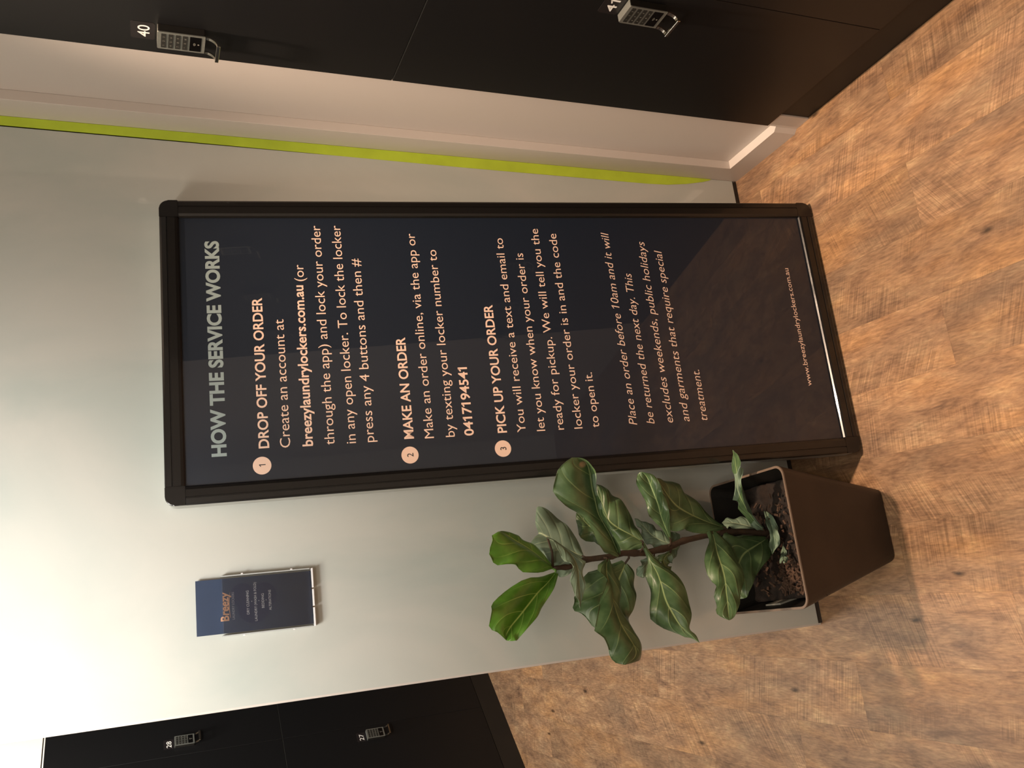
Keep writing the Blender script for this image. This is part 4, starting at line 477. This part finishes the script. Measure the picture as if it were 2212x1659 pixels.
# left bank, seen past the end of the grey wall, turned to it
LS = 0.945
ldir = Vector((-0.7472, -0.6646, 0)); lin_ = Vector((-0.6646, 0.7472, 0))   # along the bank (away from the wall) and into the bank
P0 = Vector((-1.3042, 2.4025, 0))
def left_mw(s, z):
    # local x must run to the viewer's right: opposite to ldir
    o = P0 + ldir*s
    return Matrix(((-ldir.x*LS, lin_.x*LS, 0, o.x), (-ldir.y*LS, lin_.y*LS, 0, o.y), (0, 0, LS, z*LS), (0, 0, 0, 1)))
LB = 'black lockers in the bank at the far left'
cw = COLW*LS
for s, up, num, lab in [(0.19, 1, '28', 'upper black locker numbered 28 past the end of the grey wall'), (0.19+cw, 0, '27', 'lower black locker numbered 27 near the picture edge'),
                        (0.19+cw, 1, None, 'upper black locker left of locker 28, cut off by the picture edge'), (0.19, 0, None, 'lower black locker without visible lock directly under locker 28')]:
    t = make_locker(bool(up), num, lab, LB); t.matrix_world = left_mw(s, SEAM if up else BOT)
def on_left(s0, s1, d0, d1, z0, z1, bm):
    c = [P0 + ldir*s + lin_*d for s, d in ((s0, d0), (s1, d0), (s1, d1), (s0, d1))]
    return prism(bm, [(p.x, p.y) for p in c], 'z', z0, z1)
sR, sL = 0.19-cw, 0.19+cw
bm = BM(); on_left(sR, sL, 0.0005, 0.02, 0.0, BOT*LS-0.001, bm); struct('baseboard_far', bm, M_PLINTH)
bm = BM(); on_left(sR-0.8, 3.6, 0.0, 0.5, 1.8745, CEIL, bm); struct('wall_upper', bm, M_WALLW, 'white bulkhead over the far left lockers')
bm = BM(); on_left(sR-0.8, 3.6, -0.001, 0.02, TOP*LS+0.0005, 1.8695, bm); struct('trim_5', bm, M_WALLW, 'white cornice strip over the far left lockers')
bm = BM(); on_left(sR-0.8, 3.6, 0.012, 0.5, 1.8697, 1.8743, bm); struct('trim_6', bm, M_DARKGAP)
bm = BM(); on_left(sR-0.8, 3.6, 0.47, 0.55, 0.0, 1.87, bm); struct('wall_far', bm, M_WALLW)

# ---------------------------------------------------------------- leaning poster board
bh, bl = -0.006, 0.1356
e1 = Vector((math.cos(bh), math.sin(bh), 0)); nb = Vector((-math.sin(bh), math.cos(bh), 0))
e2 = math.cos(bl)*Vector((0, 0, 1)) + math.sin(bl)*nb; e3 = e1.cross(e2)
B0 = Vector((-0.8035, -0.2463, 0.0058))
bmw = Matrix(((e1.x, e2.x, e3.x, B0.x), (e1.y, e2.y, e3.y, B0.y), (e1.z, e2.z, e3.z, B0.z), (0, 0, 0, 1)))
BW, BH, FW, CR, TH = 0.6172, 1.4842, 0.0362, 0.0175, 0.043
board = thing('poster_board', 'tall black framed notice board leaning on the grey wall', 'sign')
prof = [(0.0, -0.0060), (0.0, -0.003), (0.0012, -0.0012), (0.004, 0.0), (0.0128, 0.0004), (0.0134, -0.0012), (0.0150, -0.0012), (0.0156, 0.0004), (0.0290, 0.0), (0.0340, -0.0016), (0.0362, -0.0050), (0.0362, -0.0085), (0.030, -0.013), (0.0045, -0.013), (0.0045, -0.0060)]
def bar(a0, a1, conv):
    b = BM()
    A = [b.verts.new(conv(a0, *p)) for p in prof]; Bv = [b.verts.new(conv(a1, *p)) for p in prof]
    n = len(prof); b.faces.new(A); b.faces.new(Bv[::-1])
    for i in range(n): b.faces.new((A[i], A[(i+1) % n], Bv[(i+1) % n], Bv[i]))
    return b
k = 0.0005
for a0, a1, conv in ((FW+k, BH-FW-k, lambda a, d, z: (d, a, z)), (FW+k, BH-FW-k, lambda a, d, z: (BW-d, a, z)), (FW+k, BW-FW-k, lambda a, d, z: (a, d, z)), (FW+k, BW-FW-k, lambda a, d, z: (a, BH-d, z))):
    link('frame_profile', bar(a0, a1, conv), M_FRAME, board)
for i, (cx, cy) in enumerate(((1, 1), (0, 1), (0, 0), (1, 0))):
    x0, x1 = (BW-FW, BW) if cx else (0, FW); y0, y1 = (BH-FW, BH) if cy else (0, FW)
    rs = [0.0012]*4; rs[i] = CR
    b = BM(); prism(b, rrect(x0, x1, y0, y1, 0, seg=8, rs=rs), 'z', -0.0060, 0.0002)
    ed = [e for e in b.edges if all(v.co.z > 0 for v in e.verts)]
    bmesh.ops.bevel(b, geom=ed, offset=0.0018, segments=2, profile=0.5, affect='EDGES')
    cpiece = link('frame_corner', b, M_FRAME, board)
    b = BM(); sx = x0 + 0.0015 if cx else x1-0.0055; sy = y0 + 0.002 if cy else y1-0.010
    box(b, sx, sx+0.004, sy, sy+0.008, 0.0001, 0.0006)
    link('corner_notch', b, M_FRAME, cpiece)
b = BM(); prism(b, rrect(0.0006, BW-0.0006, 0.0006, BH-0.0006, CR, seg=8), 'z', -TH, -0.0132)
ro = rrect(0.0006, BW-0.0006, 0.0006, BH-0.0006, CR, seg=8); ri = rrect(0.0042, BW-0.0042, 0.0042, BH-0.0042, CR-0.0036, seg=8)
lo = [[b.verts.new((x, y, z)) for x, y in pp] for pp, z in ((ro, -0.0132), (ro, -0.0062), (ri, -0.0062), (ri, -0.0132))]
for q in range(4):
    A_, B_ = lo[q], lo[(q+1) % 4]
    for i in range(len(A_)): b.faces.new((A_[i], A_[(i+1) % len(A_)], B_[(i+1) % len(B_)], B_[i]))
link('back_tray', b, M_TRAY, board)['label'] = 'silver aluminium edge behind the black frame'
b = BM(); box(b, FW-0.004, BW-FW+0.004, FW-0.004, BH-FW+0.004, -0.0128, -0.0082)
poster = link('poster_sheet', b, M_POSTER, board); poster['label'] = 'glossy navy sheet under a clear cover'
ZP = -0.0082
def para(name, rows, m, cap, bold=0.0, shear=0.0):
    for (s, x0, y, x1) in rows:
        b = BM(); text(b, s, x0, y, x1, cap, ZP, bold if s not in BOLD else 0.026, shear, 0.0004)
        o = link(name, b, m, poster)
        if shear: o['label'] = 'line of the thin slanted note'
        elif s in BOLD: o['label'] = 'line in bold type'
BOLD = ('breezylaundrylockers.com.au ', '0417194541')
b = BM(); text(b, 'HOW THE SERVICE WORKS', 0.0885, 1.374, 0.531, 0.0265, ZP, 0.052, 0, 0.0004, res=5); link('title_lettering', b, M_TITLE, poster)['label'] = 'grey-green capital heading'
def head(s, x0, y, x1):
    b = BM(); text(b, s, x0, y, x1, 0.0200, ZP, 0.026, 0, 0.0004, res=4); link('heading_lettering', b, M_PEACH, poster)
head('DROP OFF YOUR ORDER', 0.099, 1.2945, 0.407); head('MAKE AN ORDER', 0.099, 1.0135, 0.313); head('PICK UP YOUR ORDER', 0.099, 0.820, 0.379)
X0 = 0.0975
para('text_line', [('Create an account at', X0, 1.2545, 0.360), ('breezylaundrylockers.com.au ', X0, 1.212, 0.432), ('(or', 0.441, 1.209, 0.477),
     ('through the app) and lock your order', X0, 1.170, 0.564), ('in any open locker. To lock the locker', X0, 1.1285, 0.564), ('press any 4 buttons and then #', X0, 1.0925, 0.489)], M_PEACH, 0.0205, -0.003)
para('text_line', [('Make an order online, via the app or', X0, 0.9725, 0.545), ('by texting your locker number to', X0, 0.9295, 0.507), ('0417194541', X0, 0.890, 0.243)], M_PEACH, 0.0200, -0.003)
para('text_line', [('You will receive a text and email to', X0, 0.779, 0.533), ('let you know when your order is', X0, 0.737, 0.497), ('ready for pickup. We will tell you the', X0, 0.6955, 0.555),
     ('locker your order is in and the code', X0, 0.6545, 0.543), ('to open it.', X0, 0.6165, 0.219)], M_PEACH, 0.0195, -0.003)
para('text_line', [('Place an order before 10am and it will', X0, 0.530, 0.545), ('be returned the next day. This', X0, 0.4895, 0.445), ('excludes weekends, public holidays', X0, 0.4455, 0.522),
     ('and garments that require special', X0, 0.4065, 0.500), ('treatment.', X0, 0.3635, 0.213)], M_PEACH, 0.0195, -0.008, 0.22)
b = BM(); text(b, 'www.breezylaundrylockers.com.au', 0.162, 0.088, 0.451, 0.0130, ZP, 0.006, 0, 0.0004); link('web_address_lettering', b, M_PEACH, poster)
for n, cy, cx in (('1', 1.309, 0.0655), ('2', 1.024, 0.0660), ('3', 0.832, 0.0660)):
    b = BM(); disc(b, cx, cy, 0.0172, ZP+0.0001, ZP+0.0004); d = link('step_disc', b, M_PEACH, poster)
    b = BM(); text(b, n, cx, cy-0.0066, None, 0.0132, ZP+0.0003, -0.004, 0, 0.0004, 'C', 5); link('step_numeral', b, M_POSTER, d)
board.matrix_world = bmw @ Matrix.Scale(0.9968, 4)

# ---------------------------------------------------------------- brochure and its clear holder
hold = thing('brochure_holder', 'small clear acrylic brochure holder fixed to the grey wall', 'holder', Matrix.Translation((-0.98845, 0.0, 1.2095)))
b = BM(); box(b, -0.0515, 0.0515, -0.0165, -0.0145, 0.003, 0.1665); link('front_plate', b, M_CLEAR, hold)
for s in (-1, 1):
    b = BM(); xa, xb = sorted((s*0.0530, s*0.0552)); box(b, xa, xb, -0.0160, -0.0006, 0.0025, 0.1665, 0.0003, 1); sd = link('side_edge', b, M_ACRYLEDGE, hold)
    for z in (0.035, 0.1265):
        b = BM(); xa, xb = sorted((s*0.0550, s*0.0572)); box(b, xa, xb, -0.0165, -0.0120, z, z+0.004, 0.0005, 1); link('clip', b, M_ACRYLBASE, sd)
for xa, xb in ((-0.0545, -0.0195), (-0.0170, 0.0150), (0.0175, 0.0545)):
    b = BM(); box(b, xa, xb, -0.0185, -0.0006, -0.0032, 0.0, 0.0005, 1); link('bottom_ledge', b, M_ACRYLBASE, hold)['label'] = 'clear bottom lip, brightness painted white'
b = BM(); box(b, -0.0498, 0.0498, -0.0112, -0.0072, 0.0006, 0.2115)
bro = link('brochure', b, M_NAVY); bro.location = (-0.98845, 0.0, 1.2095)
tag(bro, 'navy folded brochure standing in the clear wall holder', 'brochure')
OX, OZ = -0.98845, 1.2095
def flat(bm, y):
    for v in bm.verts: v.co = Vector((v.co.x - OX, y, v.co.y - OZ))
    return bm
# dark rounded bubbles printed behind the words
b = BM()
for q, (cx, cz, r) in enumerate(((-0.995, 1.318, 0.030), (-0.976, 1.300, 0.024), (-0.972, 1.338, 0.022))):
    disc(b, cx, cz, r, 0.00004*q, 0.00004*q + 0.00003)
for v in b.verts: v.co = Vector((v.co.x - OX, -0.01122 - v.co.z, v.co.y - OZ))
link('bubble_print', b, M_NAVY2, bro)
b = BM(); text(b, 'B', -1.0160, 1.3640, -1.0063, 0.0150, bold=0.035, res=5); text(b, 'reezy', -1.0057, 1.3640, -0.9635, 0.0152, bold=0.032, shear=0.12, res=5)
# swoosh under the word
pts = [(-1.0115 + 0.048*i/14, 1.3610 + 0.0022*math.sin(math.pi*i/14) - 0.0006*i/14, 0.0013*math.sin(math.pi*(0.08+0.9*i/14))) for i in range(15)]
for p, q in zip(pts, pts[1:]): b.faces.new([b.verts.new((p[0], p[1]-p[2]/2, 0)), b.verts.new((q[0], q[1]-q[2]/2, 0)), b.verts.new((q[0], q[1]+q[2]/2, 0)), b.verts.new((p[0], p[1]+p[2]/2, 0))])
link('logo_print', flat(b, -0.0115), M_COPPER, bro)['label'] = 'copper coloured word mark with a swoosh'
b = BM(); text(b, 'LAUNDRY LOCKERS', -1.0145, 1.3535, -0.9648, 0.0045); link('lettering', flat(b, -0.0115), M_DULLINK, bro)
b = BM()
for s, xa, z, xb in (('DRY CLEANING', -1.0080, 1.3270, -0.9645), ('LAUNDRY (WASH & FOLD)', -1.0215, 1.3130, -0.9505), ('BEDDING', -0.9992, 1.2995, -0.9725), ('ALTERATIONS', -1.0045, 1.2865, -0.9672)): text(b, s, xa, z, xb, 0.0048, bold=0.004)
for z in (1.3220, 1.3090, 1.2957):
    b.faces.new([b.verts.new((-0.9850 + 0.0007*math.cos(a*math.pi/5), z + 0.0007*math.sin(a*math.pi/5), 0)) for a in range(10)])
link('lettering', flat(b, -0.0115), M_PALEINK, bro)

# ---------------------------------------------------------------- potted fiddle-leaf fig
fig = thing('potted_fiddle_leaf_fig', 'fiddle-leaf fig in a tapered square brown pot', 'potted plant', Matrix.Translation((-0.978, -0.19, 0.0)))
PC = Vector((-0.978, -0.19, 0.0))
def ring(b, hx, hy, r, z, dx=0.0, dy=0.0, seg=6):
    return [b.verts.new((x+dx, y+dy, z)) for x, y in rrect(-hx, hx, -hy, hy, r, seg)]
def loft(b, rings, cap0=True, cap1=True):
    for a, c in zip(rings, rings[1:]):
        n = len(a)
        for i in range(n): b.faces.new((a[i], a[(i+1) % n], c[(i+1) % n], c[i]))
    if cap0: b.faces.new(rings[0][::-1])
    if cap1: b.faces.new(rings[-1])
b = BM(); PH, SO = 0.300, 0.236
loft(b, [ring(b, 0.078, 0.076, 0.016, 0.0, 0.007, -0.004), ring(b, 0.0805, 0.0785, 0.018, 0.004, 0.007, -0.004), ring(b, 0.1125, 0.106, 0.020, 0.150, 0.0035, -0.002), ring(b, 0.1448, 0.1345, 0.022, PH-0.003), ring(b, 0.1445, 0.1342, 0.022, PH-0.0005),
         ring(b, 0.1400, 0.1298, 0.019, PH-0.0008), ring(b, 0.1225, 0.1150, 0.017, SO-0.03)])
pot = link('pot', b, M_POT, fig, mats=[M_POT, M_RIM, M_POTIN])
for p in pot.data.polygons:
    zs = [pot.data.vertices[i].co.z for i in p.vertices]
    if min(zs) > PH-0.0035: p.material_index = 1
    elif max(zs) > PH-0.002: p.material_index = 2
b = BM(); n = 26; rnd = random.Random(3)
grid = [[b.verts.new(((-0.125 + 0.25*i/n), (-0.118 + 0.236*j/n), SO + rnd.uniform(-0.004, 0.004) + 0.006*math.sin(i*0.7)*math.cos(j*0.6))) for j in range(n+1)] for i in range(n+1)]
for i in range(n):
    for j in range(n): b.faces.new((grid[i][j], grid[i+1][j], grid[i+1][j+1], grid[i][j+1]))
soil = link('soil', b, M_SOIL, fig, True)
b = BM()
for q in range(420):
    x, y = rnd.uniform(-0.118, 0.10), rnd.uniform(-0.110, 0.105)
    if rnd.random() < 0.55: x, y = rnd.uniform(-0.118, -0.05), rnd.uniform(-0.110, 0.0)
    l, w, h = rnd.uniform(0.002, 0.0065), rnd.uniform(0.001, 0.0026), rnd.uniform(0.0008, 0.0018)
    tmp = BM(); box(tmp, -l, l, -w, w, -h, h)
    R = Matrix.Translation((x, y, SO+0.006+rnd.uniform(0, 0.006))) @ Matrix.Rotation(rnd.uniform(0, 6.3), 4, 'Z') @ Matrix.Rotation(rnd.uniform(-0.7, 0.7), 4, 'X') @ Matrix.Rotation(rnd.uniform(-0.5, 0.5), 4, 'Y')
    vs = [b.verts.new(R @ v.co) for v in tmp.verts]; tmp.verts.index_update()
    for f in tmp.faces: b.faces.new([vs[v.index] for v in f.verts])
    tmp.free()
link('bark_chips', b, M_CHIP, soil)['kind'] = 'stuff'
b = BM(); prism(b, [(-0.128, SO-0.02), (-0.1245, SO-0.02), (-0.134, SO+0.032), (-0.1372, SO+0.032)], 'y', -0.008, 0.042)
for v in b.verts: v.co.x += 0.0035
link('plant_tag', b, M_TAG, fig)['label'] = 'small pale tag stuck inside the rim'
b = BM()
P = [Vector(p) - PC for p in STEM]; P = [P[0] + Vector((0.003, 0.0, -0.09))] + P
R = [0.0075, 0.007, 0.0065, 0.0062, 0.006, 0.0062, 0.0066, 0.0064, 0.006, 0.006, 0.0055, 0.005, 0.0045]
PP, RR = [], []
for i in range(len(P)-1):
    for q in range(4):
        tt = q/4; PP.append(P[i].lerp(P[i+1], tt)); RR.append((R[i]*(1-tt)+R[i+1]*tt)*(1.0 if (i*4+q) % 5 else 1.22))
PP.append(P[-1]); RR.append(0.004)
tube(b, PP, RR, 10); link('stem', b, M_STEM, fig, True)
NS = 5
def make_leaf(under, young, ch, idx):
    rn = random.Random(100+idx)
    Lc, Mc, Rc = [[Vector(p) - PC for p in c] for c in ch]
    n = len(Mc); rows = []
    ph = rn.uniform(0, 6)
    wid = max((Lc[i]-Rc[i]).length for i in range(n))
    for i in range(n):
        t = i/(n-1); row = []
        nrm = (Lc[i]-Rc[i]).cross(Mc[min(i+1, n-1)]-Mc[max(i-1, 0)])
        nrm = nrm.normalized() if nrm.length > 1e-9 else Vector((0, -1, 0))
        if nrm.y > 0: nrm = -nrm
        for k in range(-NS, NS+1):
            s = abs(k)/NS; edge = Lc[i] if k < 0 else Rc[i]
            p = Mc[i].lerp(edge, s)
            hw = (edge-Mc[i]).length
            p = p + nrm*(hw*0.22*math.sin(math.pi*s))                                  # each half bulges between midrib and edge
            p = p + nrm*(0.0075*s*s*(math.sin(t*17 + ph + (1.9 if k > 0 else 0)) + 0.6*math.sin(t*31 + 2*ph + (0.7 if k > 0 else 0)))*math.sin(math.pi*t))   # wavy margin
            row.append((p, (0.5+0.5*k/NS, t), nrm))
        rows.append(row)
    b = BM(); uvl = b.loops.layers.uv.new('UVMap')
    th = 0.00035
    A = [[b.verts.new(p + nr*th) for p, _, nr in r] for r in rows]; Bk = [[b.verts.new(p - nr*th) for p, _, nr in r] for r in rows]
    W = 2*NS+1
    def quad(vs, uvs, mi):
        f = b.faces.new(vs); f.material_index = mi; f.smooth = True
        for l, u in zip(f.loops, uvs): l[uvl].uv = u
    front, back = (1, 0) if under else (0, 1)
    for i in range(n-1):
        for k in range(W-1):
            idxs = ((i, k), (i+1, k), (i+1, k+1), (i, k+1)); uv = [rows[a][c][1] for a, c in idxs]
            quad([A[a][c] for a, c in idxs], uv, front); quad([Bk[a][c] for a, c in idxs][::-1], uv[::-1], back)
        for k in (0, W-1):
            uv = [rows[i][k][1]]*4; quad([A[i][k], A[i+1][k], Bk[i+1][k], Bk[i][k]], uv, front)
    for i in (0, n-1):
        for k in range(W-1): quad([A[i][k], A[i][k+1], Bk[i][k+1], Bk[i][k]], [rows[i][k][1]]*4, front)
    me = bpy.data.meshes.new('leaf'); b.to_mesh(me); b.free()
    for x in ((M_LEAFYOUNG, M_LEAFUNDER) if young else (M_LEAFTORN if idx == 4 else M_LEAFTOP, M_LEAFUNDER)): me.materials.append(x)
    o = bpy.data.objects.new('leaf', me); C.objects.link(o); o.parent = fig
    sub = o.modifiers.new('subdivision', 'SUBSURF'); sub.levels = 1; sub.render_levels = 2
    # leaf stalk back to the nearest point of the stem
    base = Mc[0]; near = min(PP, key=lambda p: (p-base).length)
    if 0.004 < (near-base).length < 0.08:
        pb = BM(); midp = near.lerp(base, 0.5) + Vector((0, -0.003, -0.003)); tube(pb, [near, midp, base, base.lerp(Mc[1], 0.5)], [0.0028, 0.0024, 0.0022, 0.0016], 7)
        link('leaf_stalk', pb, M_STEM if not young else M_LEAFYOUNG, o, True)
    return o
for i, (un, yo, ch) in enumerate(LEAVES):
    o = make_leaf(un, yo, ch, i)
    if yo: o['label'] = 'bright green young leaf at the top'
    elif un: o['label'] = 'leaf showing its pale grey-green underside'
